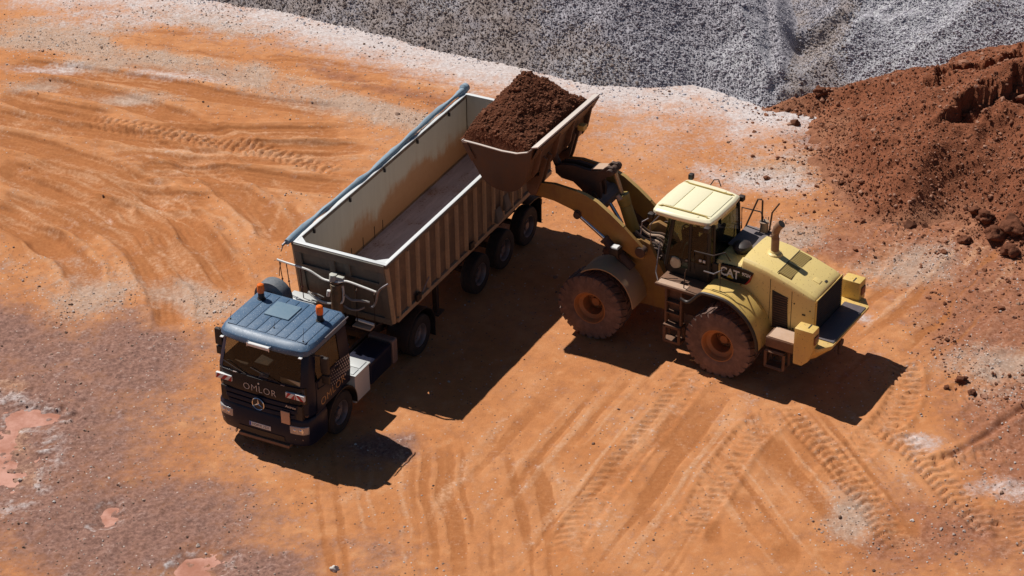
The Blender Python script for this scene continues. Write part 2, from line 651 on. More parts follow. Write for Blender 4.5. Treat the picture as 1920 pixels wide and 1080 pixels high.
TREAD = [[(4.6,-3.4),(4.3,-4.0),(3.4,-5.7),(2.4,-7.5),(1.4,-9.6),(.9,-11)], [(6.2,-5.6),(5.1,-6.8),(4.1,-9.0),(3.4,-10.4)], [(6.1,-5.2),(6.3,-5.8),(7.0,-7.3),(7.7,-9.4),(8,-11)],
  [(8.8,-5.6),(7.8,-6.9),(6.6,-8.8)], [(8.2,-6.0),(9.0,-7.5),(9.6,-9.1),(10.2,-10.6)], [(10.7,3.1),(9.3,1.3),(8.2,-0.8)], [(9.0,-7.9),(9.6,-7.7),(10.5,-7.4),(11.4,-7.0)],
  [(9.2,-3.2),(9.0,-5.0),(8.0,-6.9)], [(-12.1,9.6),(-9.7,8.6),(-7.4,7.8),(-5.8,6.9),(-4.5,5.9)], [(9.7,-5.4),(10.8,-4.6),(12.0,-3.7)], [(10.3,-11.6),(10.6,-9.4),(11.6,-8.2)]]
RUT = [[(-15,11.3),(-14.6,11.1),(-12.7,10.1),(-10.9,9.5)], [(-14.9,8.9),(-14.2,8.5),(-12.6,7.6),(-10.6,6.3),(-8.8,4.3),(-7.6,1.8),(-6.7,-0.3)],
  [(-14.4,7.0),(-13.9,6.8),(-12.3,5.7),(-10.3,4.1),(-8.7,2.1),(-7.4,-0.3)], [(-10.4,6.5),(-8.9,6.4),(-7.1,6.0),(-5.7,5.5),(-4.0,5.1)], [(-10.4,9.1),(-8.9,8.6),(-7.4,8.5),(-4.3,8.5)],
  [(-13.8,4.2),(-13.4,3.9),(-12.3,3.0),(-11.1,1.6)], [(-13.9,5.1),(-12.1,4.0),(-10.4,2.7)], [(-10.3,5.7),(-9.2,4.0),(-8.2,2.9),(-7.2,0.7)], [(-13.5,7.2),(-10,5.2),(-7.5,4.6)],
  [(-9.5,7.4),(-7,7.0),(-4.2,6.9)]]
SMOOTH = [([(5.7,-6.3),(5.9,-9.0)], .42), ([(6.2,-6.0),(6.8,-8.8)], .22), ([(4.9,-8.2),(4.9,-9.7)], .25), ([(4.3,-9.3),(4.1,-10.8)], .3), ([(4.1,-5.3),(3.4,-7.4)], .6),
  ([(2.5,-7.1),(1.9,-8.7)], .35), ([(5.8,-10.1),(5.5,-11.6)], .35), ([(6.6,-10.3),(6.5,-11.6)], .22), ([(3.2,-8.7),(2.8,-10.2)], .3), ([(-0.3,-6.0),(-0.8,-7.4)], .12), ([(8.4,-9.2),(8.2,-10.8)], .4),
  ([(4.2,-6.2),(4.9,-7.2)], .4), ([(-6.0,4.6),(-5.4,2.0)], .35)]
PALE = [([(-0.5,-6.0),(-1.2,-8.0),(-2.1,-9.9)], .22), ([(-3.1,-8.0),(-4.0,-9.1)], .25), ([(-8.2,6.1),(-7.9,4.0)], .1), ([(-6.9,6.0),(-7.0,3.4)], .1), ([(-6.1,5.8),(-6.2,2.8)], .12),
  ([(-2.4,-9.0),(-2.0,-10.3)], .2), ([(-1.3,-8.8),(-1.9,-9.9)], .2), ([(3.9,-4.4),(3.0,-6.1),(2.0,-8.0)], .35), ([(7,-9.6),(9,-11)], .5), ([(-11.4,-5.2),(-10.6,-8.3)], .5), ([(-12.4,-3.6),(-11.2,-4.4)],.4)]
GRAVEL_TOE = [(-14.5,19.0),(-12,18.4),(-9.5,17.5),(-7.1,16.6),(-4.7,15.2),(-2.4,13.8),(-0.5,12.6),(1.0,11.9),(2.4,11.2),(3.8,11.0),(5.3,11.2),(6.7,10.0),(7.2,9.6)]
SOIL_POLY = [(7.2,9.45),(8.6,9.0),(8.65,8.2),(8.35,6.4),(8.6,5.1),(9.2,3.6),(10.2,2.7),(11.3,2.8),(12.0,1.9),(12.7,0.5),(14.2,-1.0),(19,-2.5),(25,0),(26,15),(16,14.6),(12.5,12.2),(10,10.9),(8.4,10.3)]
DIPS = [(-12.1,-6.7,1.25,1.7,0.2), (-10.9,-5.25,0.60,0.32,-0.3), (-8.75,-8.95,0.26,0.36,0.3), (-6.6,-10.95,0.50,0.34,0.2)]
for r0, t0, t1 in ((11.2, 8, 62), (14.7, 22, 70), (16.3, 38, 72), (9.6, 20, 60)):
    RUT.append([(-19.3 + r0 * math.cos(R(t)), -3.45 + r0 * math.sin(R(t))) for t in np.linspace(t1, t0, 7)])
RUT.append([(-15.5,10.1),(-12.2,8.9),(-8.8,7.9),(-6.0,7.55),(-3.6,7.5)])
RUT.append([(-15,13.2),(-11,12.0),(-7.6,10.6),(-4.4,9.6)])
def axis(lo, hi, step, far):
    a = list(np.arange(lo, hi + step / 2, step))
    s, x = step, a[-1]
    hi_part, lo_part = [], []
    while x < far:
        s *= 1.28
        x += s
        hi_part.append(x)
    s, x = step, a[0]
    while x > -far:
        s *= 1.28
        x -= s
        lo_part.append(x)
    return np.array(lo_part[::-1] + a + hi_part)
_wc = {}
def warp(X, Y):
    k = (X.shape, float(X.flat[0]), float(Y.flat[0]))
    if k not in _wc:
        _wc[k] = ((fbm(X, Y, 0.45, 4, 111) - .5) * 2.4, (fbm(X, Y, 0.45, 4, 112) - .5) * 2.4)
    return _wc[k]
def wblob(X, Y, cx, cy, rx, ry, ang=0.0):
    wx, wy = warp(X, Y)
    k = min(1.0, min(rx, ry))
    return blob(X + wx * k, Y + wy * k, cx, cy, rx, ry, ang, 0.95)
def blob(X, Y, cx, cy, rx, ry, ang=0.0, soft=0.6):
    c, s = math.cos(ang), math.sin(ang)
    u, v = (X - cx) * c + (Y - cy) * s, -(X - cx) * s + (Y - cy) * c
    return 1 - sstep(1 - soft, 1 + soft, np.sqrt((u / rx) ** 2 + (v / ry) ** 2))
def ground_base(X, Y):
    near = 1 - sstep(30, 90, np.hypot(X, Y))
    h = (fbm(X, Y, 0.18, 3, 3) - 0.5) * 0.10 + (fbm(X, Y, 0.9, 4, 21) - 0.5) * 0.055
    return h * near
def build_ground():
    xs = axis(-16.8, 16.8, 0.045, 900)
    ys = axis(-13.2, 19.2, 0.048, 900)
    X, Y = np.meshgrid(xs, ys)
    H = ground_base(X, Y)
    rough = (fbm(X, Y, 6.0, 3, 51) - 0.5)
    wob = fbm(X, Y, 0.7, 3, 77) - 0.5
    wobx = (fbm(X, Y, 1.3, 2, 78) - 0.5) * 0.35
    dust = np.zeros(X.shape); pur = dust.copy(); smo = dust.copy(); red = dust.copy(); grv = dust.copy(); pal = dust.copy()
    d, _, sd, _ = seg_dist(X, Y, GRAVEL_TOE)
    d = np.where(sd > 0, np.maximum(0, d - 8), d)
    dd = d + wob * 1.2
    dust = np.exp(-(dd / 1.9) ** 2) * (0.95 + 0.9 * wob)
    grv = np.maximum(grv, np.exp(-((dd - 4.2) / 0.8) ** 2) * sstep(1.0, -0.8, X) * (0.95 + 1.2 * wob))
    red = np.maximum(red, np.exp(-((dd - 2.7) / 0.4) ** 2) * sstep(1.5, 0.2, X) * sstep(-7, -5, X) * 0.8)
    dust = np.maximum(dust, 0.40 * wblob(X, Y, 4.9, 8.4, 4.2, 2.6, -.2))
    for b in ((6.5,7.9,1.6,.7,.2),(7.7,8.2,.9,.5,0),(6.6,5.3,1.2,.8,.3),(5.4,5.6,.7,.6,0),(-11.5,16.0,2.6,1.0,-.2),(-13.5,12.9,1.2,.4,0),(-9.6,12.2,1.4,.3,-.2),(10.7,-8.5,.7,.5,0),(9.0,-6.95,.45,.35,0),(8.4,-1.6,.35,.3,0),(4.5,9.3,2.4,.8,-.2)):
        dust = np.maximum(dust, 0.62 * wblob(X, Y, *b))
    for b in ((-11.5,-6.0,4.2,5.2,.3),(-12.2,-1.6,2.6,1.6,-.4),(-8.7,-9.4,3.6,2.4,-.2),(-5.3,-11.0,2.2,1.2,-.1),(-9.5,-2.7,2.6,1.6,-.5),(-2.6,-7.1,.8,.6,0)):
        pur = np.maximum(pur, wblob(X, Y, *b))
    for b in ((10.4,4.0,2.8,2.6,.6),(11.9,-1.5,2.6,5.0,.2),(10.9,2.2,3.2,2.0,-.5),(12.0,-6.5,2.2,4.0,.2),(8.7,1.9,1.5,1.3,.6),(9.4,-10.4,2.0,1.6,0),(9.2,7.2,1.5,2.6,0),(7.9,8.9,1.0,.5,0)):
        red = np.maximum(red, wblob(X, Y, *b))
    for b in ((7.3,2.5,1.0,.8,.4),(9.7,0.6,1.6,.8,.4),(11.0,-3.8,1.3,1.0,.4),(6.9,5.9,1.3,.9,.2),(-11.0,11.0,1.3,.4,-.1),(-13.6,11.8,.9,.4,0),(-11.4,13.1,2.2,.5,-.1),(7.3,-9.6,.6,.8,.2),(-9.2,15.8,2.5,.7,-.25),(-13.5,15.4,2.2,.9,-.1),(-7.6,-0.4,1.4,.8,-.3),(-10.6,.3,1.8,.9,-.3)):
        grv = np.maximum(grv, 0.85 * wblob(X, Y, *b))
    rgh = np.ones(X.shape)
    for pts in RUT:
        pts = smooth_path(pts)
        d, s, sd, L = seg_dist(X + wobx, Y, pts)
        w = 0.42
        p = np.exp(-(d / w) ** 4) * (0.8 + 0.9 * (wob + 0.3))
        fade = sstep(0, 1.2, s) * sstep(0, 1.2, L - s)
        H += (-0.075 * p + 0.045 * np.exp(-((d - 0.5) / 0.14) ** 2)) * fade
        smo = np.maximum(smo, 1.45 * p * fade)
        pal = np.maximum(pal, .8 * np.exp(-((d - 0.58) / 0.13) ** 2) * fade * (.6 + wob))
        rgh = np.minimum(rgh, 1 - 0.6 * p * fade)
        # fine lines left by the tyre ribs along the rut
        H += 0.012 * np.sin(sd * 36) * np.exp(-(d / 0.8) ** 4) * fade
    for k, base_ in enumerate(RUT):
        for off, dep in ((.75, .016), (-.62, .014), (1.25, .012), (.38, .010)):
            P_ = [Vector(p) for p in base_]
            q_ = []
            for i in range(len(P_)):
                t_ = (P_[min(i + 1, len(P_) - 1)] - P_[max(i - 1, 0)]).normalized()
                q_.append(tuple(P_[i] + Vector((-t_.y, t_.x)) * (off + .12 * math.sin(i * 1.7 + k))))
            d, s, sd, L = seg_dist(X + wobx * .6, Y, smooth_path(q_, 3))
            p = np.exp(-(d / (.10 + .06 * ((k * 7 + int(off * 10)) % 3))) ** 2) * sstep(0, .8, s) * sstep(0, .8, L - s) * sstep(-.12, .12, wob + .05 * math.sin(k * 3 + off * 9))
            H += -dep * p
            if off > 1 or off < 0:
                pal = np.maximum(pal, .55 * p)
            else:
                smo = np.maximum(smo, .6 * p)
    for k, pts in enumerate(TREAD):
        pts = smooth_path(pts)
        d, s, sd, L = seg_dist(X + wobx * 0.25, Y, pts)
        a = np.abs(sd)
        fade = sstep(0, 0.8, s) * sstep(0, 0.8, L - s) * sstep(0.2, 0.5, wob + 0.66) * (0.75 + 0.4 * ((k * 37) % 10) / 10)
        band = 1 - sstep(0.30, 0.38, d)
        ph = s / 0.235 + (a * 1.5 + 0.10 * np.sin(sd * 16)) * (1 if k % 2 else -1) + wob * 0.8
        lug = sstep(0.02, 0.30, 0.5 + 0.5 * np.cos(2 * math.pi * ph)) * (0.75 + 0.6 * rough)
        H += fade * (band * (-0.055 + 0.085 * lug) + 0.025 * np.exp(-((d - 0.42) / 0.08) ** 2))
        pal = np.maximum(pal, 0.42 * band * fade)
        rgh = np.minimum(rgh, 1 - 0.5 * band * fade)
    for pts, w in SMOOTH:
        d, s, sd, L = seg_dist(X + wobx * 0.5, Y, pts)
        fade = sstep(-.05, .7, s) * sstep(-.05, .7, L - s)
        p = (1 - sstep(w * 0.6, w * 1.25, d + wob * .25)) * (0.75 + 0.9 * wob) * fade
        H -= 0.02 * p
        smo = np.maximum(smo, .9 * p)
        rgh = np.minimum(rgh, 1 - 0.85 * p)
    for pts, w in PALE:
        d, s, sd, L = seg_dist(X + wobx, Y, pts)
        pal = np.maximum(pal, 0.6 * np.exp(-(d / w) ** 2) * (0.75 + 1.2 * wob) * sstep(0, .5, s) * sstep(0, .5, L - s))
    # brushed sweeps left by turning tyres: noise drawn out along the arcs
    def sweep(u, v, seed, fu=.22, fv=3.6):
        return (.6 * vnoise(u * fu, v * fv, seed) + .4 * vnoise(u * fu * 2.1, v * fv * 2.3, seed + 1)) - .5
    rr_, th_ = np.hypot(X + 19.3, Y + 3.45), np.arctan2(Y + 3.45, X + 19.3)
    fams = [(sweep(th_ * 11, rr_ + wob * .5, 201), wblob(X, Y, -9.6, 4.2, 4.6, 4.4, -.5)),
            (sweep(X, Y + .06 * X + wob * .6, 204), wblob(X, Y, -7.6, 7.3, 5.0, 2.6, -.1)),
            (sweep(X, Y + .30 * X + wob * .8, 207), wblob(X, Y, -6.0, 12.0, 9.0, 3.0, -.25)),
            (sweep(-.46 * X - .89 * Y, .89 * X - .46 * Y + wob * .15, 210, .10, 4.2), wblob(X, Y, 2.4, -7.6, 3.6, 3.6, .4)),
            (sweep(.34 * X - .94 * Y, .94 * X + .34 * Y + wob * .15, 213, .10, 4.2), wblob(X, Y, 6.4, -8.6, 2.8, 3.0, .0)),
            (sweep(.6 * X + .8 * Y, -.8 * X + .6 * Y + wob * .5, 216), wblob(X, Y, 10.2, -1.0, 2.6, 4.6, -.3)),
            (sweep(.1 * X - Y, X + .1 * Y + wob * .3, 219, .12), wblob(X, Y, -1.5, -9.4, 3.2, 2.4, .0))]
    for f, msk in fams:
        smo = np.maximum(smo, msk * sstep(.02, .26, f) * .95)
        pal = np.maximum(pal, msk * sstep(.03, .26, -f) * .75)
        H -= .030 * f * msk
        rgh = np.minimum(rgh, 1 - .45 * msk * sstep(.0, .2, f))
    # old drag line at the right edge
    d, s, sd, L = seg_dist(X + wobx * 0.2, Y, [(9.3,-7.7),(10.4,-6.8),(11.6,-5.6),(13,-4.4)])
    H += -0.06 * np.exp(-(d / 0.07) ** 2) + 0.03 * np.exp(-((d - 0.18) / 0.1) ** 2)
    for cx, cy, rx, ry, a in DIPS:
        p = blob(X + wobx * 1.2 + rough * .55, Y + wob * 0.7 + rough * .45, cx, cy, rx * 1.3, ry * 1.3, a, 0.6)
        H = H * (1 - 0.7 * p) - 0.085 * p
        rgh = np.minimum(rgh, 1 - 0.3 * p)
        dust = np.maximum(dust, 0.34 * np.exp(-((p - 0.35) / 0.28) ** 2) * (1 + 3.0 * rough))
    lump = 1 + 2.2 * pur + 1.8 * red + 1.2 * grv
    H += rough * 0.022 * rgh * lump * (1 - sstep(20, 60, np.hypot(X, Y)))
    # heavier churned earth on the right below the soil pile
    ch = fbm(X, Y, 3.2, 3, 91) - 0.5
    H += ch * 0.10 * np.maximum(red * 0.9, 0.35 * pur) * rgh * (1 - sstep(20, 60, np.hypot(X, Y)))
    zA = np.stack([dust, pur, smo], -1).clip(0, 1.35)
    zB = np.stack([red, grv, pal], -1).clip(0, 1)
    g = grid_mesh('ground', xs, ys, H, ground_material(), {'zone_a': zA, 'zone_b': zB})
    link(g)
    g['kind'] = 'structure'
    return xs, ys, H, dict(dust=dust, pur=pur, red=red, grv=grv, smo=smo)
gx, gy, GH, GZ = build_ground()
def lookup(A, x, y):
    i = np.clip(np.searchsorted(gx, x), 1, len(gx) - 1)
    j = np.clip(np.searchsorted(gy, y), 1, len(gy) - 1)
    return A[j, i]

# ------------------------------------------------------------------ puddles
pm = NT('muddy_water')
pm.l(pm.mix(pm.ramp(pm.noise(1.1, 5, .7), .35, .65), (0.40, 0.175, 0.115), (0.60, 0.32, 0.245)), pm.b.inputs['Base Color'])
pm.b.inputs['Roughness'].default_value = 0.10
pm.b.inputs['IOR'].default_value = 1.33
PUD = ['largest muddy pink puddle at the left edge of the ground', 'small oval puddle just above the largest muddy puddle', 'tiny round pink puddle alone on the brown ground', 'shallow pale puddle at the bottom edge below the truck']
for (cx, cy, rx, ry, a), lab in zip(DIPS, PUD):
    mb = MB()
    n = 28
    mb.poly([(cx + math.cos(t) * rx * 1.5 * math.cos(a) - math.sin(t) * ry * 1.5 * math.sin(a), cy + math.cos(t) * rx * 1.5 * math.sin(a) + math.sin(t) * ry * 1.5 * math.cos(a), -0.066 - 0.0025 * PUD.index(lab)) for t in [2 * math.pi * k / n for k in range(n)]])
    p = obj('puddle', mb, pm.m)
    tag(p, lab, 'puddle', 'muddy puddles', 'structure')

# ================================================================== PILES
def poly_depth(X, Y, poly):
    d, _, _, _ = seg_dist(X, Y, poly + [poly[0]])
    return np.where(inside(X, Y, poly), d, -d)
def gravel_height(X, Y):
    w = (fbm(X, Y, 0.5, 3, 31) - 0.5) * 1.0
    A = GRAVEL_TOE + [(8.1,9.9),(8.9,12.0),(9.3,14),(9.5,20),(10,60),(-40,60),(-40,22)]
    Bp = [(7.3,9.75),(8.2,9.55),(9.4,9.6),(12,10),(16,11),(40,14),(40,60),(7.5,60),(7.5,20),(7.6,14),(7.5,12)]
    Cp = [(9.6,10.6),(12,9.6),(16,10.5),(40,14),(40,60),(14,60),(12.5,16.5),(10.6,13.2)]
    def slope(d, top, t):
        return np.where(d > 0, top * (1 - np.exp(-np.maximum(d, 0) * t / top)), d * 0.6)
    a = slope(poly_depth(X, Y, A) + w * 0.35, 9.0, 0.70)
    b = slope(poly_depth(X, Y, Bp) + w * 0.35, 5.5, 0.50)
    c = slope(poly_depth(X, Y, Cp) + w * 0.2, 7.0, 0.62)
    k = 0.10
    h = np.maximum(np.maximum(a, b), c)
    h = h + k * np.log(np.exp((a - h) / k) + np.exp((b - h) / k) + np.exp((c - h) / k)) - k * np.log(1.0)
    up = sstep(-0.1, 0.5, h)
    h = h + up * ((fbm(X, Y, 1.1, 4, 33) - 0.5) * 0.28 + (fbm(X, Y, 5.0, 3, 35) - 0.5) * 0.07)
    # slumped scarps where a loader bit into the heap
    for cx, cy, rr, dep in ((8.9, 12.6, 0.7, 0.5), (-4.1, 16.6, 0.55, 0.5), (9.8, 13.1, 0.6, 0.4), (7.75, 10.1, 0.4, 0.3), (11.0, 13.6, 0.8, 0.35)):
        r = np.hypot(X - cx, (Y - cy) * 1.2) / rr
        h -= dep * np.exp(-r ** 4) * up
    # undercut little bank where the grey stone ends at the red soil
    h += 0.42 * sstep(0.05, 0.2, b) * np.exp(-((X - 7.75) / .65) ** 4) * np.exp(-np.maximum(b, 0) / .8)
    # run-out fans and furrows down the face
    h += up * 0.10 * np.sin(X * 1.9 + 2.0 * fbm(X, Y, 0.3, 2, 38)) * sstep(0.2, 1.5, h)
    return h, a, b, c
def gravel_mat():
    q = NT('crushed_stone')
    z = q.attr('zone_a')
    s = q.n('ShaderNodeSeparateColor')
    q.l(z.outputs['Color'], s.inputs[0])
    brown, light, _ = s.outputs
    n2 = q.noise(1.2, 5, 0.65)
    v = q.n('ShaderNodeTexVoronoi')
    v.inputs['Scale'].default_value = 17.0
    q.l(q.tc.outputs['Object'], v.inputs['Vector'])
    sv = q.n('ShaderNodeSeparateColor')
    q.l(v.outputs['Color'], sv.inputs[0])
    c = q.mix(sv.outputs[0], (0.25, 0.232, 0.25), (0.43, 0.405, 0.435))
    c = q.mix(q.math('MULTIPLY', brown, q.ramp(n2, 0.3, 0.6, 0.35, 0.85)), c, q.mix(sv.outputs[1], (0.20, 0.155, 0.135), (0.32, 0.255, 0.225)))
    c = q.mix(q.math('MULTIPLY', light, 0.8), c, q.mix(sv.outputs[0], (0.30, 0.295, 0.305), (0.56, 0.55, 0.56)))
    q.l(c, q.b.inputs['Base Color'])
    q.b.inputs['Roughness'].default_value = 0.9
    q.b.inputs['Specular IOR Level'].default_value = 0.2
    q.bump(q.math('ADD', q.math('MULTIPLY', v.outputs['Distance'], -1.0), q.math('MULTIPLY', q.noise(40, 3), 0.5)), 0.45, 0.03)
    return q.m
xs = np.concatenate([np.arange(-40, -15, 1.0), np.arange(-15, 17, 0.06), np.arange(17, 40, 1.0)])
ys = np.concatenate([np.arange(9.0, 21.0, 0.06), np.arange(21, 60, 1.5)])
X, Y = np.meshgrid(xs, ys)
h, a_, b_, c_ = gravel_height(X, Y)
nb = fbm(X, Y, 0.45, 4, 41)
pc_ = poly_depth(X, Y, [(9.6,10.6),(12,9.6),(16,10.5),(40,14),(40,60),(14,60),(12.5,16.5),(10.6,13.2)]) + (nb - .5) * 1.6
brown = np.clip(sstep(0.40, 0.62, nb + 0.40 * sstep(3.5, -4, X) - 0.3 * sstep(3, 6, X)) + 0.9 * np.maximum((b_ >= a_), pc_ > 1.5) * (X > 7.6) * sstep(0.25, 0.5, nb), 0, 1)
light = np.clip(0.95 * sstep(-.5, .2, pc_) * (1 - sstep(1.7, 2.2, pc_ - .22 * (X - 9.6))) + 0.75 * blob(X, Y, 6.9, 11.0, 0.9, 1.6, 0.1) + 0.5 * blob(X, Y, 5.0, 11.6, 1.6, 0.7, 0.0) + 0.35 * sstep(0.5, 0.7, nb), 0, 1)
brown *= (1 - light)
gm = gravel_mat()
gp = link(grid_mesh('gravel_pile', xs, ys, h, gm, {'zone_a': np.stack([brown, light, light * 0], -1)}))
tag(gp, 'huge grey crushed stone heap along the top of the picture', 'gravel pile')
def put_stones(name, n, xr, yr, keep, zf, size, m, parent=None, flat=0.75, sink=0.4, tintf=None):
    x, y = rng.uniform(*xr, n), rng.uniform(*yr, n)
    k = keep(x, y)
    x, y = x[k], y[k]
    s = size(len(x))
    P = np.stack([x, y, zf(x, y) + s * (flat - sink - 0.35)], -1)
    o = scatter(name, P, s, m, parent, flat, None if tintf is None else tintf(x, y))
    o.modifiers[0].node_group = stone_group(m)
    return o
st_grey = stone_mat('crushed_stone_pieces', [(0.25, 0.23, 0.25), (0.31, 0.288, 0.312), (0.37, 0.345, 0.372), (0.44, 0.415, 0.446), (0.56, 0.54, 0.58)])
st_brown = stone_mat('brown_stone_pieces', [(0.17, 0.13, 0.115), (0.24, 0.19, 0.165), (0.31, 0.255, 0.23), (0.39, 0.335, 0.31), (0.50, 0.46, 0.44)])
def gh(x, y): return gravel_height(x, y)[0]
def mask_at(A, x, y):
    i = np.clip(np.searchsorted(xs_g, x), 0, len(xs_g) - 1)
    j = np.clip(np.searchsorted(ys_g, y), 0, len(ys_g) - 1)
    return A[j, i]
xs_g, ys_g, br_g, li_g, h_g = xs, ys, brown, light, h
gz = lambda x, y: mask_at(h_g, x, y)
put_stones('stone', 170000, (-13, 16.5), (9.3, 18.8), lambda x, y: (gz(x, y) > 0.0) & (gz(x, y) < 4.2) & (mask_at(br_g, x, y) < rng.random(len(x))), gz,
           lambda n: rng.lognormal(math.log(0.0165), 0.42, n), st_grey, gp, tintf=lambda x, y: np.clip(rng.random(len(x)) * 0.62 + 0.38 * mask_at(li_g, x, y), 0, 1))
put_stones('stone', 100000, (-13, 16.5), (9.3, 18.8), lambda x, y: (gz(x, y) > 0.0) & (gz(x, y) < 4.2) & (mask_at(br_g, x, y) > 0.6 * rng.random(len(x))), gz,
           lambda n: rng.lognormal(math.log(0.0165), 0.42, n), st_brown, gp, tintf=lambda x, y: rng.random(len(x)) * 0.8)

def soil_height(X, Y):
    w = (fbm(X, Y, 0.6, 3, 61) - 0.5)
    d = poly_depth(X, Y, SOIL_POLY) + w * 0.9
    dp = np.maximum(d, 0)
    h = np.where(d > 0, 5.2 * (1 - np.exp(-(dp * 0.68 * dp / (dp + .22)) / 5.2)), d * 0.3)
    up = sstep(0.0, 0.6, h)
    h = h + up * ((fbm(X, Y, 1.0, 4, 63) - 0.5) * 0.42) + sstep(-0.15, 0.1, h) * (fbm(X, Y, 4.5, 4, 65) - 0.5) * 0.095
    # broken edges: steep little scarps facing the camera
    for cx, cy, ang, L, dep in ((13.1, 6.6, 0.35, 1.5, 0.55), (14.4, 6.9, 0.5, 1.0, 0.6), (12.4, 8.6, 0.75, 1.6, 0.45), (13.6, 9.6, 0.7, 1.2, 0.45), (12.0, 6.1, 0.2, 0.7, 0.3)):
        c, s = math.cos(ang), math.sin(ang)
        u, v = (X - cx) * c + (Y - cy) * s, -(X - cx) * s + (Y - cy) * c
        v = v + (fbm(X, Y, 2.2, 4, 67) - 0.5) * 1.25
        h -= dep * np.exp(-(u / L) ** 4) * np.exp(-np.clip(-v, 0, 9) / 0.7) * (1 - sstep(-0.02, 0.12, v))
    return h
def soil_mat(name, a=(0.16, 0.056, 0.027), b=(0.25, 0.095, 0.048), clod=9.0, dry=False):
    q = NT(name)
    n1 = q.noise(0.9, 5, 0.65)
    n2 = q.noise(5, 5, 0.7)
    n3 = q.noise(26, 4, 0.7)
    v = q.voronoi(clod)
    v2 = q.voronoi(clod * 2.6)
    c = q.mix(q.ramp(n1, 0.3, 0.7), a, b)
    if dry:
        sz_ = q.n('ShaderNodeSeparateXYZ')
        q.l(q.tc.outputs['Object'], sz_.inputs[0])
        dz = q.math('ADD', sz_.outputs[2], q.math('MULTIPLY', q.math('SUBTRACT', n1, .5), 2.4))
        c = q.mix(q.ramp(dz, 0.6, -.2, 0, .8), c, (.40, .185, .105))
        c = q.mix(q.ramp(n1, .58, .75, 0, .6), c, (.33, .135, .068))
    c = q.mix(q.ramp(n2, 0.35, 0.7, 0.0, 0.6), c, tuple(x * 0.55 for x in a))
    c = q.mix(q.ramp(n3, 0.55, 0.8, 0.0, 0.6), c, tuple(min(1, x * 1.5) for x in b))
    q.l(c, q.b.inputs['Base Color'])
    q.b.inputs['Roughness'].default_value = 0.95
    q.b.inputs['Specular IOR Level'].default_value = 0.1
    hh = q.math('ADD', q.math('MULTIPLY', v, -0.5), q.math('MULTIPLY', v2, -0.35))
    hh = q.math('ADD', hh, q.math('MULTIPLY', n3, 0.5))
    q.bump(hh, 0.7, 0.04)
    return q.m
xs = np.concatenate([np.arange(6.6, 17, 0.05), np.arange(17, 27, 0.4)])
ys = np.concatenate([np.arange(-3, 13.0, 0.05), np.arange(13, 16, 0.3)])
X, Y = np.meshgrid(xs, ys)
hs = soil_height(X, Y)
sm = soil_mat('red_soil', (0.200, 0.067, 0.033), (0.290, 0.104, 0.053), 15, True)
sp = link(grid_mesh('soil_pile', xs, ys, hs, sm))
tag(sp, 'red brown soil mound at the right edge below the grey stone', 'soil pile')
xs_s, ys_s = xs, ys
def sz(x, y):
    return hs[np.clip(np.searchsorted(ys_s, y), 0, len(ys_s) - 1), np.clip(np.searchsorted(xs_s, x), 0, len(xs_s) - 1)]
st_soil = stone_mat('soil_crumbs', [(0.11, 0.040, 0.020), (0.17, 0.062, 0.030), (0.23, 0.088, 0.045), (0.30, 0.13, 0.075), (0.42, 0.235, 0.16)])
put_stones('soil_crumb', 34000, (7.2, 16.6), (-1, 12.4), lambda x, y: sz(x, y) > 0.02, sz, lambda n: rng.lognormal(math.log(0.0135), 0.6, n), st_soil, sp)

# ------------------------------------------------------------------ loose stones on the ground
gh0 = lambda x, y: lookup(GH, x, y)
st_gr = stone_mat('loose_stones', [(0.12, 0.075, 0.055), (0.24, 0.14, 0.095), (0.36, 0.24, 0.18), (0.46, 0.37, 0.32), (0.58, 0.52, 0.48)])
def keep_ground(x, y):
    p = 0.010 + 0.55 * lookup(GZ['grv'], x, y) ** 1.5 + 0.22 * lookup(GZ['dust'], x, y) + 0.30 * lookup(GZ['red'], x, y) + 0.16 * lookup(GZ['pur'], x, y)
    p *= 1 - 0.9 * lookup(GZ['smo'], x, y)
    clump = fbm(x, y, 1.2, 3, 95)
    return (rng.random(len(x)) < p * np.clip((clump - 0.3) * 3, 0.05, 1.6)) & (lookup(GH, x, y) > -0.06)
o = put_stones('loose_stones', 90000, (-16, 16), (-12.5, 17.6), keep_ground, gh0, lambda n: rng.lognormal(math.log(0.019), 0.38, n), st_gr)
tag(o, 'small loose stones strewn over the quarry floor', 'stones', None, 'stuff')
def keep_gtoe(x, y):
    d, _, sd, _ = seg_dist(x, y, GRAVEL_TOE)
    return (sd < 0) & (rng.random(len(x)) < np.exp(-d / np.where((x > 2) & (x < 7.5), .75, .35))) & (fbm(x, y, 1.3, 3, 97) > .36)
o = put_stones('gravel_spill', 26000, (-13, 8.0), (8.6, 18.6), keep_gtoe, gh0, lambda n: rng.lognormal(math.log(0.017), 0.45, n), st_grey)
tag(o, 'grey gravel spilled along the foot of the crushed stone heap', 'gravel', None, 'stuff')
def keep_toe(x, y):
    d = poly_depth(x, y, SOIL_POLY)
    return (rng.random(len(x)) < np.exp(-np.clip(-d, 0, 9) / .75)) & (d < .1)
def keep_spill(x, y):
    e = (x > 9.6 + .22 * np.abs(y + 2)) & (y < 2) & (rng.random(len(x)) < .55 * np.clip((fbm(x, y, .8, 3, 99) - .44) * 6, 0, 1))
    return keep_toe(x, y) | e
o = put_stones('soil_spill', 16000, (6.6, 15.5), (-9, 10.5), keep_spill, gh0, lambda n: rng.lognormal(math.log(0.019), 0.65, n), st_soil)
tag(o, 'red soil crumbs spilled along the foot of the soil mound', 'soil crumbs', None, 'stuff')
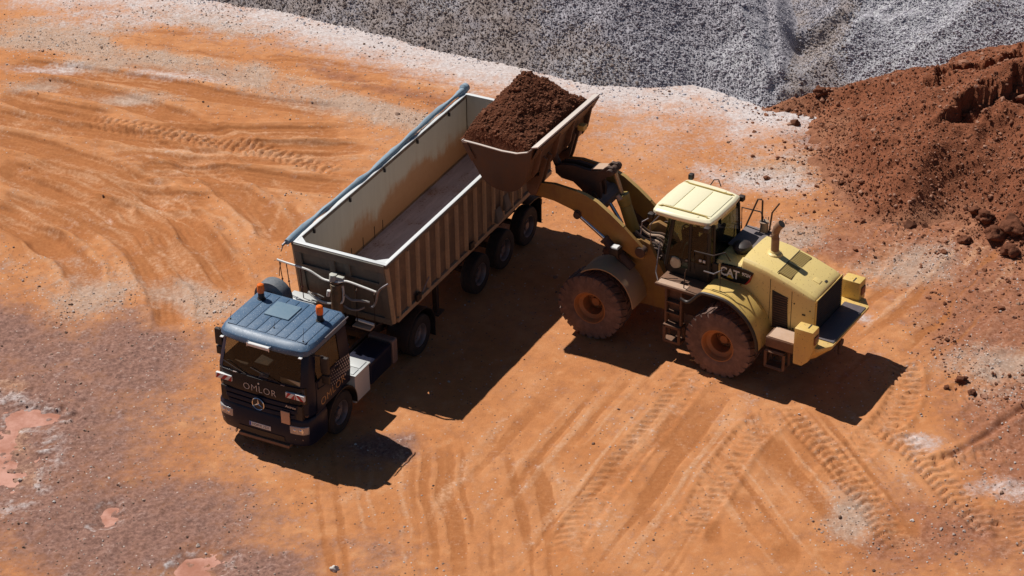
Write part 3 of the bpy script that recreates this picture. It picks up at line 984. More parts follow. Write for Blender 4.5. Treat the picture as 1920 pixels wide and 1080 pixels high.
# dark clods of soil at the foot of the soil pile
def clod(x, y, r, lab, m, name='soil_clod', cat='clod', group='dark soil clods on the ground'):
    bm = bmesh.new()
    bmesh.ops.create_icosphere(bm, subdivisions=3, radius=1.0)
    sd = Vector((rng.random() * 50, rng.random() * 50, 0))
    for v in bm.verts:
        d = v.co.normalized()
        k = 1 + 0.55 * mnoise.noise(d * 1.3 + sd) + 0.3 * mnoise.noise(d * 3.4 + sd)
        v.co = Vector((d.x * r * k * 1.15, d.y * r * k, d.z * r * k * 0.8))
    mb = MB()
    mb.bm.free()
    mb.bm = bm
    o = obj(name, mb, m, ang=60)
    zz = max(float(gh0(np.array([x]), np.array([y]))[0]), float(sz(np.array([x]), np.array([y]))[0]) if x > 6.7 else -9)
    o.location = (x, y, zz + r * 0.4)
    tag(o, lab, cat, group)
cm = soil_mat('dark_clod_soil', (0.13, 0.048, 0.026), (0.22, 0.088, 0.05), 6)
for x, y, r, lab in ((12.15, 2.45, .20, 'dark soil clod uppermost of the cluster at the right edge'), (12.3, 1.85, .24, 'large dark soil clod in the middle of the right edge cluster'),
                     (12.75, 1.75, .26, 'largest dark soil clod rightmost in the cluster by the soil pile'), (12.55, 1.15, .19, 'dark soil clod lowest in the cluster at the right edge'),
                     (11.55, 1.85, .15, 'lone dark soil clod left of the right edge cluster'), (10.4, -4.45, .11, 'dark soil clod lying alone on the tracks right of the loader'),
                     (10.55, -4.95, .09, 'small dark soil clod just below the lone clod right of the loader'), (12.0, 2.95, .14, 'small dark soil clod at the foot of the soil pile above the cluster'),
                     (10.0, -4.75, .06, 'tiny soil clod left of the two clods right of the loader'), (8.75, 9.55, .15, 'red soil lump where the soil pile meets the grey stone')):
    clod(x, y, r, lab, cm)
wm = mat('pale_stone', (0.62, 0.55, 0.48), 0.8)
clod(-3.8, -11.1, 0.075, 'single pale stone at the bottom edge of the picture', wm, 'pale_stone', 'stone', None)
# ================================================================== SHARED MATERIALS
M_navylit = mat('sunlit_navy_paint', (0.048, 0.112, 0.205), 0.38, 0, 0.14, (0.22, 0.25, 0.28), top=0.12, scale=3.0, chips=(0.42, 0.46, 0.5))  # truck navy with the roof's sunlight put into the colour
M_navyshade = mat('shaded_navy_paint', (0.006, 0.012, 0.032), 0.30, 0, 0.03, (0.2, 0.13, 0.1), top=0.05, low=(0.2, 0.8, 0.05), spec=0.22)  # same navy, darkened to hold the shade on cab front and sides
M_hatch = mat('hatch_plastic', (0.115, 0.20, 0.275), 0.5, 0, 0.2, (0.25, 0.3, 0.33), top=0.1)
M_gloss = mat('black_gloss_panel', (0.007, 0.007, 0.010), 0.25, 0, 0.02, spec=0.3)
M_black = mat('black_plastic', (0.010, 0.010, 0.012), 0.5, 0, 0.05, top=0.08)
M_blackdust = mat('dusty_black_steel', (0.018, 0.016, 0.016), 0.6, 0, 0.18, top=0.2)
M_rubber = mat('tyre_rubber', (0.014, 0.013, 0.013), 0.8, 0, 0.18, (0.14, 0.09, 0.065))
M_steel = mat('grey_steel_rim', (0.22, 0.22, 0.24), 0.45, 0.6, 0.35)
M_alu = mat('pale_aluminium_box', (0.62, 0.64, 0.63), 0.45, 0.25, 0.12, (0.45, 0.38, 0.32), top=0.1)
M_chrome = mat('chrome', (0.75, 0.76, 0.78), 0.15, 1.0, 0.05)
M_white = mat('white_paint', (0.78, 0.78, 0.76), 0.5, 0, 0.12)
M_red = mat('red_reflector', (0.42, 0.02, 0.02), 0.4)
M_orange = NT('orange_beacon_plastic')
M_orange.b.inputs['Base Color'].default_value = (0.85, 0.17, 0.015, 1)
M_orange.b.inputs['Roughness'].default_value = 0.25
M_orange = M_orange.m
M_letter = mat('pale_lettering', (0.62, 0.56, 0.50), 0.5)
M_gold = mat('gold_print', (0.40, 0.23, 0.10), 0.5, 0, 0.2)
M_lens = mat('headlamp_lens', (0.55, 0.52, 0.5), 0.15, 0.3, 0.15, scale=9, var=0.5)
M_plate = mat('number_plate_white', (0.70, 0.70, 0.70), 0.5, 0, 0.15)
M_tan = mat('tan_placard', (0.62, 0.38, 0.24), 0.6, 0, 0.1)
M_paper = mat('bluish_paper', (0.45, 0.5, 0.62), 0.8)
M_seat = mat('cab_upholstery', (0.06, 0.05, 0.045), 0.8, 0, 0.3)
M_wsglass = glass('cab_glass', (0.46, 0.46, 0.42), 0.05)
M_lglass = glass('loader_glass', (0.30, 0.37, 0.30), 0.02)
M_rope = mat('rusty_rope', (0.11, 0.035, 0.025), 0.9)
M_hose = mat('pale_hose', (0.80, 0.79, 0.74), 0.5, 0, 0.1)

def truck_wheel(name, parent, loc, wide=False):
    """rim with its tyre and hub; built round its own centre, outer face towards +y"""
    global OFF
    keep, OFF = OFF, Vector((0, 0, 0))
    mb = MB()
    mb.lathe([(0.285, 0.12), (0.30, 0.15), (0.285, 0.155), (0.268, 0.13), (0.255, 0.03), (0.20, 0.0 if not wide else -0.02), (0.13, 0.02 if not wide else -0.02), (0.13, -0.06), (0.01, -0.06)], (0, 0, 0), 32, caps=False)
    w = obj('wheel', mb, M_steel, parent)
    w.location = loc
    mb = MB()
    t = 0.0
    prof = [(0.285, -0.15), (0.30, -0.165), (0.40, -0.17), (0.49, -0.155), (0.515, -0.125), (0.52, -0.06), (0.513, -0.055), (0.513, -0.045), (0.52, -0.04), (0.52, 0.04), (0.513, 0.045), (0.513, 0.055), (0.52, 0.06), (0.515, 0.125), (0.49, 0.155), (0.40, 0.17), (0.30, 0.165), (0.285, 0.14)]
    mb.lathe(prof, (0, 0, 0), 40, caps=False)
    if wide:
        mb.lathe([(r, y - 0.36) for r, y in prof], (0, 0, 0), 40, caps=False)
    obj('tyre', mb, M_rubber, w)
    mb = MB()
    mb.cyl((0, -0.02, 0), (0, 0.11 if not wide else 0.05, 0), 0.11, 0.095, 20)
    for k in range(10):
        a = 2 * math.pi * k / 10
        c = Vector((math.cos(a) * 0.168, 0.0, math.sin(a) * 0.168))
        mb.cyl(c, c + Vector((0, 0.035, 0)), 0.016, seg=6)
    obj('hub', mb, M_steel, w)
    OFF = keep
    return w

# ================================================================== TRUCK TRACTOR   (x forward, y left, origin under the front axle)
T_LOC, T_YAW = (-4.9218, -5.548, 0.0), 4.2283
TR = thing('truck_tractor', 'dark navy truck cab with orange beacons coupled in front of the empty tipper trailer', 'truck', T_LOC, T_YAW)
def ring(z, xf, xr, w, rc=0.06, xm=-0.02):
    h = [(xf, 0), (xf - .012, .5 * w), (xf - .055, .84 * w), (xf - .15, .955 * w), (xf - .34, w), (xm, w), (xr + rc, w), (xr, w - rc), (xr, 0)]
    full = h + [(x, -y) for x, y in h[-2:0:-1]]
    return [(x, y, z) for x, y in full]
lv = [(1.12, 1.39, -.5, 1.18), (1.5, 1.41, -.5, 1.205), (1.95, 1.39, -.5, 1.205), (2.60, 1.19, -.48, 1.14), (2.70, 1.14, -.47, 1.11)]
skip = {(2, 0), (2, 1), (2, 14), (2, 15), (2, 4), (2, 11)}
mb = MB().loft([ring(*a) for a in lv], skip)
cabin = obj('cabin', mb, M_navyshade, TR, 0.018, 2)
# panes
def pane(name, idx, parent, m, lvl=2, sh=0.012):
    A, B = ring(*lv[lvl]), ring(*lv[lvl + 1])
    mb = MB()
    for i in idx:
        j = (i + 1) % 16
        vs = [Vector(A[i]), Vector(A[j]), Vector(B[j]), Vector(B[i])]
        mb.poly([v - Vector((sh if max(abs(v.y) for v in vs) < 1.1 else 0, math.copysign(sh, v.y) if abs(v.y) > 1.1 else 0, 0)) for v in vs])
    bmesh.ops.remove_doubles(mb.bm, verts=mb.bm.verts, dist=1e-4)
    return obj(name, mb, m, parent, ang=60)
pane('windscreen', (14, 15, 0, 1), cabin, M_wsglass)
pane('side_window', (4,), cabin, M_wsglass)
pane('side_window', (11,), cabin, M_wsglass)
for y0, y1, yk in ((.55, -.25, .60), (-.35, -.95, -.30)):
    wa, wb = Vector((1.405, y0, 1.945)), Vector((1.36, y1, 2.12))
    mb = MB().tube([wa, wa + (wb - wa) * .5 + Vector((.012, 0, 0)), wb], .010, 6)
    obj('wiper', mb, M_black, cabin)
# interior
mb = MB().box(-.46, 1.3, -1.12, 1.12, 1.14, 1.2)
mb.box(1.0, 1.34, -1.1, 1.1, 1.5, 1.9)
mb.box(.85, 1.02, -1.0, .2, 1.6, 1.84)
obj('dashboard', mb, M_seat, cabin, 0.03)
for y in (-.55, .62):
    mb = MB().box(-.1, .42, y - .26, y + .26, 1.4, 1.56)
    mb.hexa([(-.14, y - .25, 1.5), (.02, y - .25, 1.5), (.02, y + .25, 1.5), (-.14, y + .25, 1.5), (-.30, y - .2, 2.28), (-.16, y - .2, 2.28), (-.16, y + .2, 2.28), (-.30, y + .2, 2.28)])
    obj('seat', mb, M_seat, cabin, 0.04)
mb = MB().lathe([(.215, -.016), (.235, 0), (.215, .016), (.20, 0)], (0, 0, 0), 28, 'z', True)
mb.box(-.2, .2, -.02, .02, -.03, -.01)
mb.xf(Matrix.Translation((.86, .62, 1.98)) @ Matrix.Rotation(R(-32), 4, 'Y'))
obj('steering_wheel', mb, M_black, cabin)
mb = MB().hexa([(1.16, -.12, 1.915), (1.36, -.05, 1.915), (1.32, .16, 1.915), (1.12, .09, 1.915), (1.16, -.12, 1.925), (1.36, -.05, 1.925), (1.32, .16, 1.925), (1.12, .09, 1.925)])
obj('paper_sheet', mb, M_paper, cabin)
mb = MB().box(1.31, 1.325, .50, 1.0, 1.925, 2.06)
obj('name_board', mb, mat('beige_board', (.40, .34, .22), 0.7), cabin)
# roof with its lip over the windscreen
rl = [(2.62, 1.235, -.53, 1.15), (2.67, 1.27, -.545, 1.175), (2.77, 1.24, -.545, 1.17), (2.85, 1.13, -.51, 1.12), (2.875, 1.02, -.44, 1.06)]
mb = MB().loft([ring(z, a, b, w, .12) for z, a, b, w in rl])
roof = obj('roof', mb, M_navylit, TR, 0.012, 2, 40)
# ribs pressed into the roof
yy = np.linspace(-1.02, 1.02, 9)
for k in range(8):
    y0, y1 = yy[k] + .016, yy[k + 1] - .016
    mb = MB().box(-.42, 1.0, y0, y1, 2.862, 2.888)
    obj('roof_panel', mb, M_navylit, roof, 0.008)
mb = MB().box(-.20, .38, -.46, .18, 2.884, 2.918)
obj('roof_hatch', mb, M_hatch, TR, 0.02, 3)
# beacons
for x, y in ((-.16, -.86), (.05, .80)):
    mb = MB().cyl((x, y, 2.88), (x, y, 3.06), .075, .07, 18).cyl((x, y, 2.88), (x, y, 2.905), .095, seg=18)
    bc = obj('beacon_light', mb, M_black, TR)
    mb = MB().lathe([(.078, 0), (.084, .03), (.084, .16), (.07, .20), (.04, .22)], (x, y, 3.06), 20, 'z')
    obj('orange_lens', mb, M_orange, bc)
for x, y, h in ((.85, -1.02, .16), (.75, .05, .13), (.95, .92, .30)):
    mb = MB().cyl((x, y, 2.87), (x + .02, y, 2.87 + .05), .024, .012, 10).cyl((x + .02, y, 2.9), (x - .05, y, 2.9 + h), .006, .004, 6)
    obj('roof_aerial', mb, M_black, TR)
# lamp bar on the front lip
mb = MB().box(1.255, 1.34, -.31, .27, 2.655, 2.745)
lb = obj('roof_lamp', mb, M_white, TR, 0.035, 3)
for y in (-.30, .26):
    mb = MB().box(1.20, 1.345, y - .015, y + .015, 2.65, 2.75)
    obj('lamp_end', mb, M_chrome, lb, 0.01)
for y in (-1.02, 1.0):
    mb = MB().box(1.20, 1.27, y - .04, y + .04, 2.63, 2.655)
    obj('marker_lamp', mb, M_white, TR, 0.008)
mb = MB().tube([(.50, 1.19, 2.79), (.46, 1.20, 2.80), (-.44, 1.20, 2.80), (-.48, 1.19, 2.79)], .016)
obj('drip_rail', mb, M_steel, TR)
# black front panel with its lettering
mb = MB().loft([[(x + .022, y * .99, z) for x, y, _ in ring(z, xf, .9, 1.2) if x > 1.24] for z, xf in ((1.49, 1.41), (1.92, 1.40))])
obj('front_panel', mb, M_gloss, TR, 0.01)
text('lettering', 'OMLOR', .235, M_front(1.4345, .0, 1.645, -0.03), M_letter, TR, 0.003, sx=0.98, spacing=1.12, offset=-0.004)
mb = MB().cyl((1.428, -.015, 1.80), (1.44, -.015, 1.80), .022, seg=14)
obj('lettering_dot', mb, M_letter, TR)
text('lettering', 'Actros', .085, M_front(1.4665, .80, 1.44), M_chrome, TR, 0.003, 0.25, sx=1.15)
for y in (-.62, .62):
    mb = MB().box(1.415, 1.445, y - .05, y + .05, 1.935, 1.955)
    obj('washer_cover', mb, M_steel, TR, .006)
# red and white warning strips
for y0, y1, flip in ((-1.14, -.72, 1), (.68, .915, 1), (.925, 1.15, -1)):
    mb = MB().box(1.37, 1.442 if abs(y0) < .8 else 1.436, y0, y1, 1.655, 1.79)
    st = obj('warning_strip', mb, M_white, TR, 0.004)
    L = (y1 - y0)
    mb = MB()
    k = -0.06
    while k < L:
        c = [(k, 0), (k + .09, 0), (k + .09 - .135 * -flip * .9, .135), (k - .135 * -flip * .9, .135)]
        c = [(min(max(a, 0), L), b) for a, b in c]
        if abs(c[0][0] - c[1][0]) + abs(c[2][0] - c[3][0]) > .02:
            xo = 1.4445 if abs(y0) < .8 else 1.4385
            mb.poly([(xo, y0 + a, 1.655 + b) for a, b in c])
        k += .19
    obj('red_stripe', mb, M_red, st, recalc=False)
# grille bars
for z, y, x in ((1.425, 1.02, 1.455), (1.30, .98, 1.47), (1.175, .92, 1.48)):
    mb = MB().loft([[(x - .10, -y, z - .05), (x - .02, -y * .9, z - .05), (x + .012, 0, z - .05), (x - .02, y * .9, z - .05), (x - .10, y, z - .05)][::1] + [(x - .2, y, z - .05), (x - .2, -y, z - .05)],
                    [(x - .115, -y, z + .04), (x - .035, -y * .9, z + .04), (x - .003, 0, z + .04), (x - .035, y * .9, z + .04), (x - .115, y, z + .04)] + [(x - .2, y, z + .04), (x - .2, -y, z + .04)]])
    obj('grille_bar', mb, M_navyshade, TR, 0.015)
mb = MB().box(1.2, 1.40, -1.05, 1.05, 1.1, 1.47)
obj('grille_back', mb, M_black, TR)
# star badge
mb = MB().lathe([(.150, -.012), (.163, 0), (.150, .012), (.139, 0)], (1.495, -.03, 1.295), 32, 'x', True)
for a in (90, 210, 330):
    c = Vector((1.495, -.03, 1.295))
    d = Vector((0, math.cos(R(a)), math.sin(R(a))))
    s = Vector((0, -d.z, d.y))
    p = [c + s * .026, c + d * .145, c - s * .026, c - d * .02]
    q = c + Vector((.018, 0, 0))
    for i in range(4):
        mb.poly([p[i], p[(i + 1) % 4], q])
obj('star_badge', mb, M_chrome, TR, recalc=False)
mb = MB().cyl((1.475, -.03, 1.295), (1.488, -.03, 1.295), .15, seg=28)
obj('badge_back', mb, M_black, TR)
mb = MB().box(1.47, 1.50, .555, .775, .98, 1.30)
obj('placard', mb, M_tan, TR, 0.006)
# bumper with lamps
def bring(z, xf, w, xr=.64):
    h = [(xf, 0), (xf - .01, .5 * w), (xf - .06, .80 * w), (xf - .17, .95 * w), (xf - .34, w), (xr, w)]
    full = h + [(x, -y) for x, y in h[:0:-1]]
    return [(x, y, z) for x, y in full]
mb = MB().loft([bring(*a) for a in ((.36, 1.40, 1.16), (.42, 1.47, 1.205), (.70, 1.50, 1.225), (1.02, 1.485, 1.225), (1.10, 1.45, 1.20))])
bumper = obj('bumper', mb, M_navyshade, TR, 0.02)
mb = MB().loft([[(x + .006, y, z) for x, y, _ in bring(z, xf, 1.2) if abs(y) < .7 and x > 1.2] for z, xf in ((.47, 1.49), (.60, 1.497))])
obj('air_intake', mb, M_black, bumper)
mb = MB().box(1.30, 1.49, -.62, .70, .31, .385)
obj('bumper_step', mb, mat('dusty_step_plate', (.16, .10, .07), .8, 0, .5), bumper, .008)
for s in (-1, 1):
    mb = MB().loft([[(x + .012, y, z) for x, y, _ in bring(z, 1.497, 1.222) if False] or
                    [(1.475, s * .74, z), (1.462, s * .90, z), (1.425, s * 1.07, z), (1.34, s * 1.165, z), (1.2, s * 1.15, z), (1.2, s * .74, z)] for z in (.73, .94)])
    hl = obj('headlight', mb, M_lens, TR, .03, 3)
    mb = MB()
    for yy_, zz_ in ((.86, .835), (1.0, .84)):
        mb.lathe([(.078, .0), (.062, -.02), (.03, .012), (.01, .02)], (1.478 - abs(yy_ - .74) * .17, s * yy_, zz_), 16, 'x')
    obj('lamp_reflector', mb, M_chrome, hl)
    for yv in (.84, .93, 1.02):
        mb = MB().box(1.40, 1.475 - (yv - .7) * .22, s * yv - .025, s * yv + .025, .575, .605)
        obj('fog_vent', mb, M_steel, TR, .005)
mb = MB().box(1.49, 1.503, -.30, .26, .665, .775)
pl = obj('number_plate', mb, M_plate, TR, .004)
mb = MB().box(1.5035, 1.5045, -.295, -.25, .67, .77)
obj('plate_band', mb, mat('plate_blue', (.02, .06, .35), .5), pl)
text('plate_text', 'HOM·K 2221', .088, M_front(1.5045, .0, .719), M_black, pl, .001, sx=.92)
mb = MB().lathe([(.035, -.012), (.05, 0), (.035, .012), (.022, 0)], (1.44, -.70, .37), 16, 'y', True)
obj('tow_eye', mb, M_blackdust, TR)
# wheel arches, entry steps, doors
for s in (-1, 1):
    mb = MB().strip([(math.cos(a) * .60, .54 + math.sin(a) * .60) for a in np.linspace(R(-8), R(188), 19)], -.03, min(s * .86, s * 1.235), max(s * .86, s * 1.235))
    obj('wheel_arch', mb, M_black, TR, .006)
    mb = MB().box(.63, 1.05, min(s * .8, s * 1.19), max(s * .8, s * 1.19), .40, 1.12)
    en = obj('entry_step', mb, M_navyshade, TR, .02)
    for z in (.50, .80):
        mb = MB().box(.68, 1.0, min(s * 1.195, s * 1.21), max(s * 1.195, s * 1.21), z, z + .06)
        obj('step_tread', mb, M_black, en)
    mb = MB().box(.0, 1.02, min(s * 1.203, s * 1.222), max(s * 1.203, s * 1.222), 1.16, 1.93)
    dr = obj('door', mb, M_navyshade, TR, .012)
    mb = MB().box(.06, .24, min(s * 1.224, s * 1.25), max(s * 1.224, s * 1.25), 1.80, 1.84)
    obj('door_handle', mb, M_black, dr, .008)
    # mirrors on their bracket
    mb = MB().tube([(.98, s * 1.16, 2.60), (.86, s * 1.33, 2.58), (.86, s * 1.36, 1.85), (.98, s * 1.2, 1.72)], .018)
    mr = obj('mirror_bracket', mb, M_black, TR)
    mb = MB().box(.80, .90, s * 1.37 - .10, s * 1.37 + .10, 2.12, 2.55)
    obj('mirror_housing', mb, M_black, mr, .035, 3)
    mb = MB().box(.80, .88, s * 1.37 - .10, s * 1.37 + .10, 1.86, 2.08)
    obj('mirror_housing', mb, M_black, mr, .03, 3)
# print on the left side: rows of small gold lozenges and the name
mb = MB()
for r in range(9):
    for c in range(10):
        x = .42 - c * .085 - (r % 2) * .042
        z = 2.02 - r * .075 - c * .016
        k = min(1.0, .25 + .08 * c + .03 * r) * .030
        if x < -.43 or (c + r) < 3 or z < 1.45:
            continue
        mb.poly([(x - k, 1.2245, z), (x, 1.2245, z - k * 1.25), (x + k, 1.2245, z), (x, 1.2245, z + k * 1.25)])
lz = obj('gold_lozenge_print', mb, M_letter, TR, recalc=False)
lz['kind'] = 'stuff'
text('lettering', 'OMLOR', .27, M_left(.36, 1.2255, 1.36, .09), M_gold, TR, .001, sx=1.05, spacing=1.1)
# air intake hump behind the cab
arch = [(-.42 + .42 * math.cos(a), 2.60 + .42 * math.sin(a)) for a in np.linspace(0, math.pi, 15)]
loopo = [(y - .52, z) for y, z in [(.0, 1.5)] + arch + [(-.84, 1.5)]]
mb = MB()
n = len(loopo)
for x0, x1 in ((-.92, -.60),):
    inner = [(-.94 + (y + .94) * .72, 1.5 + (z - 1.5) * .86) for y, z in loopo]
    A = [mb.bm.verts.new((x0, y, z)) for y, z in loopo]; A2 = [mb.bm.verts.new((x1, y, z)) for y, z in loopo]
    B_ = [mb.bm.verts.new((x0, y, z)) for y, z in inner]; B2 = [mb.bm.verts.new((x1, y, z)) for y, z in inner]
    for i in range(n - 1):
        mb.bm.faces.new((A[i], A[i + 1], A2[i + 1], A2[i]))
        mb.bm.faces.new((B_[i], B2[i], B2[i + 1], B_[i + 1]))
        mb.bm.faces.new((A[i], B_[i], B_[i + 1], A[i + 1]))
        mb.bm.faces.new((A2[i], A2[i + 1], B2[i + 1], B2[i]))
ai = obj('air_intake_arch', mb, mat('dusty_blue_grey', (.06, .085, .11), .5, 0, .3, (.25, .24, .24), top=.35), TR, .02)
mb = MB().box(-.86, -.66, -1.16, -.72, 1.3, 2.72)
obj('air_filter', mb, M_blackdust, TR, .03)
# chassis
mb = MB()
for s in (-1, 1):
    mb.box(-4.55, 1.2, s * .40 - .04, s * .40 + .04, .72, .98)
for x in (-4.4, -3.6, -2.6, -1.2):
    mb.box(x - .06, x + .06, -.36, .36, .76, .94)
mb.cyl((0, -.9, .52), (0, .9, .52), .07).cyl((-3.6, -.85, .52), (-3.6, .85, .52), .09)
mb.lathe([(.1, -.25), (.22, -.08), (.22, .08), (.1, .25)], (-3.6, 0, .52), 20)
mb.box(-.45, 1.1, -.5, .5, .6, 1.1)
mb.box(-4.0, -3.0, -.45, .45, .98, 1.16)
obj('chassis_frame', mb, M_blackdust, TR, .01)
mb = MB().box(-2.30, -1.30, .52, 1.20, .44, 1.06)
tk = obj('fuel_tank', mb, M_navyshade, TR, .10, 4)
mb = MB().box(-2.52, -2.30, .54, 1.22, .44, 1.10)
obj('tank_end_box', mb, mat('dull_metal_box', (.20, .16, .15), .5, .3, .35), tk, .06, 3)
mb = MB().box(-1.24, -.60, .55, 1.20, .40, 1.10)
bx = obj('battery_box', mb, M_alu, TR, .015)
mb = MB().box(-1.26, -.58, .53, 1.23, 1.105, 1.15)
obj('box_lid', mb, M_alu, bx, .012)
mb = MB().box(-1.22, -.90, .60, 1.15, 1.154, 1.166).box(-.87, -.62, .60, 1.15, 1.154, 1.166)
obj('lid_panel', mb, M_alu, bx, .005)
mb = MB().box(-2.3, -1.3, -1.20, -.52, .44, 1.06)
obj('side_tank', mb, M_navyshade, TR, .10, 4)
for s in (-1, 1):
    y0, y1 = min(s * .66, s * 1.235), max(s * .66, s * 1.235)
    mb = MB().strip([(-3.6 + math.cos(a) * .66, .52 + math.sin(a) * .66) for a in np.linspace(R(-5), R(182), 21)], -.03, y0, y1)
    mb.box(-4.275, -4.255, y0, y1, .15, .50)
    obj('mudguard', mb, M_black, TR, .006)
    w = truck_wheel('wheel', TR, (0, s * 1.02, .515))
    if s < 0: w.rotation_euler = (0, 0, math.pi)
    w = truck_wheel('wheel', TR, (-3.6, s * 1.05, .515), True)
    if s < 0: w.rotation_euler = (0, 0, math.pi)

# ================================================================== TIPPER TRAILER   (drawn in the tractor's frame, stood on its own base)
OFF = Vector((-8.0, 0, 0))
c_, s_ = math.cos(T_YAW), math.sin(T_YAW)
TL = thing('tipper_trailer', 'empty tipping semi trailer with ribbed sides and rolled blue grey tarp', 'trailer', (T_LOC[0] - 8.0 * c_, T_LOC[1] - 8.0 * s_, 0), T_YAW)
M_body = mat('dusty_body_paint', (0.09, 0.07, 0.054), .6, 0, .55, (.25, .165, .10), scale=1.6, low=(1.3, 2.0, .3), streak=.3)
M_rib = mat('dusty_rib_paint', (0.27, 0.205, 0.135), .65, 0, .7, (.42, .30, .185), scale=1.9, streak=.6)
M_front = mat('front_wall_paint', (0.10, 0.098, 0.085), .6, 0, .35, (.22, .18, .14), scale=1.4, streak=.3)
M_rim = mat('bare_rim', (0.74, 0.75, 0.74), .45, .1, .08, (.5, .45, .4))
def floor_mat():
    q = NT('worn_steel_floor')
    mp = q.n('ShaderNodeMapping')
    q.l(q.tc.outputs['Object'], mp.inputs[0])
    mp.inputs['Scale'].default_value = (.5, 5, 1)
    n1 = q.noise(1.6, 6, .7, mp.outputs[0])
    n2 = q.noise(1.3, 6, .65)
    n3 = q.noise(18, 4, .7)
    c = q.mix(q.ramp(n1, .3, .7), (.38, .315, .33), (.54, .455, .47))
    c = q.mix(q.ramp(n2, .48, .74, 0, .75), c, (.34, .215, .16))
    c = q.mix(q.ramp(q.math('ADD', n3, q.math('MULTIPLY', n2, .6)), .88, 1.0, 0, .8), c, (.16, .075, .045))
    q.l(c, q.b.inputs['Base Color'])
    q.b.inputs['Roughness'].default_value = .5
    return q.m
M_floor = floor_mat()
M_tarp = mat('blue_grey_tarp', (0.17, 0.29, 0.39), .7, 0, .3, (.42, .42, .42), scale=4, top=.25)
def inner_mat():
    q = NT('inner_wall_steel')
    s = q.n('ShaderNodeSeparateXYZ')
    q.l(q.tc.outputs['Object'], s.inputs[0])
    n1 = q.noise(.8, 5, .6)
    n2 = q.noise(6, 4, .7)
    mp = q.n('ShaderNodeMapping')
    q.l(q.tc.outputs['Object'], mp.inputs[0])
    mp.inputs['Scale'].default_value = (4, 4, .35)
    n3 = q.noise(2.0, 5, .7, mp.outputs[0])
    c = q.mix(n3, (.44, .41, .33), (.60, .57, .47))
    e = q.math('ADD', s.outputs[2], q.math('MULTIPLY', q.math('SUBTRACT', n1, .5), 1.6))
    e = q.math('ADD', e, q.math('MULTIPLY', q.math('SUBTRACT', n3, .5), .5))
    e = q.math('ADD', e, q.math('MULTIPLY', q.math('ABSOLUTE', q.math('ADD', s.outputs[0], .1)), .10))
    c = q.mix(q.ramp(e, 2.75, 2.25, 0, .92), c, q.mix(n2, (.36, .17, .065), (.46, .25, .115)))
    q.l(c, q.b.inputs['Base Color'])
    q.b.inputs['Roughness'].default_value = .6
    return q.m
M_inner = inner_mat()
XF, XR, ZT, ZB, WT = -2.10, -10.45, 3.25, 1.50, 1.25
XFB = -2.40                                        # front wall slopes back towards the floor
# outer shell of each side
for s in (-1, 1):
    mb = MB()
    prof = [(XF, ZT - .10), (XFB, ZB + .12), (XFB - .1, ZB), (XR, ZB), (XR, ZT - .10)]
    mb.prism(prof, min(s * 1.17, s * 1.21), max(s * 1.17, s * 1.21))
    sw = obj('side_wall', mb, M_body, TL)
    mb = MB().prism([(XF - .05, ZT - .1), (XFB - .05, ZB + .1), (XR + .05, ZB + .1), (XR + .05, ZT - .1)], min(s * 1.155, s * 1.169), max(s * 1.155, s * 1.169))
    obj('inner_lining', mb, M_inner, sw)
    mb = MB().box(XR, XF, min(s * 1.15, s * 1.27), max(s * 1.15, s * 1.27), ZT - .10, ZT - .02)
    tr_ = obj('top_rail', mb, M_body, sw, .012)
    mb = MB().box(XR, XF, min(s * 1.155, s * 1.25), max(s * 1.155, s * 1.25), ZT - .019, ZT + .004)
    obj('rim_strip', mb, M_rim, tr_, .006)
    mb = MB().box(XR, XFB - .12, min(s * 1.19, s * 1.27), max(s * 1.19, s * 1.27), ZB, ZB + .12)
    obj('bottom_rail', mb, M_rib, sw, .012)
    xs_r = [-2.62 - .472 * k for k in range(17)]
    first = None
    for x in xs_r:
        if first is None:
            b2 = MB().hexa([(x - .065, s * 1.205, ZB + .12), (x + .065, s * 1.205, ZB + .12), (x + .035, s * 1.272, ZB + .12), (x - .035, s * 1.272, ZB + .12),
                            (x - .065, s * 1.205, ZT - .10), (x + .065, s * 1.205, ZT - .10), (x + .035, s * 1.272, ZT - .10), (x - .035, s * 1.272, ZT - .10)])
            first = obj('side_rib', b2, M_rib, sw, .008)
        else:
            r2 = first.copy(); link(r2, sw); r2.location.x = x - xs_r[0] + rng.uniform(-.012, .012); r2.rotation_euler = (0, R(rng.uniform(-.25, .25)), 0); r2.location.x += -ZB * math.sin(r2.rotation_euler.y)
    mb = MB().hexa([(XFB - .04, s * 1.205, ZB + .06), (XFB + .08, s * 1.205, ZB + .06), (XFB + .06, s * 1.272, ZB + .06), (XFB - .02, s * 1.272, ZB + .06),
                    (XF - .12, s * 1.205, ZT - .10), (XF, s * 1.205, ZT - .10), (XF - .02, s * 1.272, ZT - .10), (XF - .10, s * 1.272, ZT - .10)])
    obj('corner_post', mb, M_rib, sw, .008)
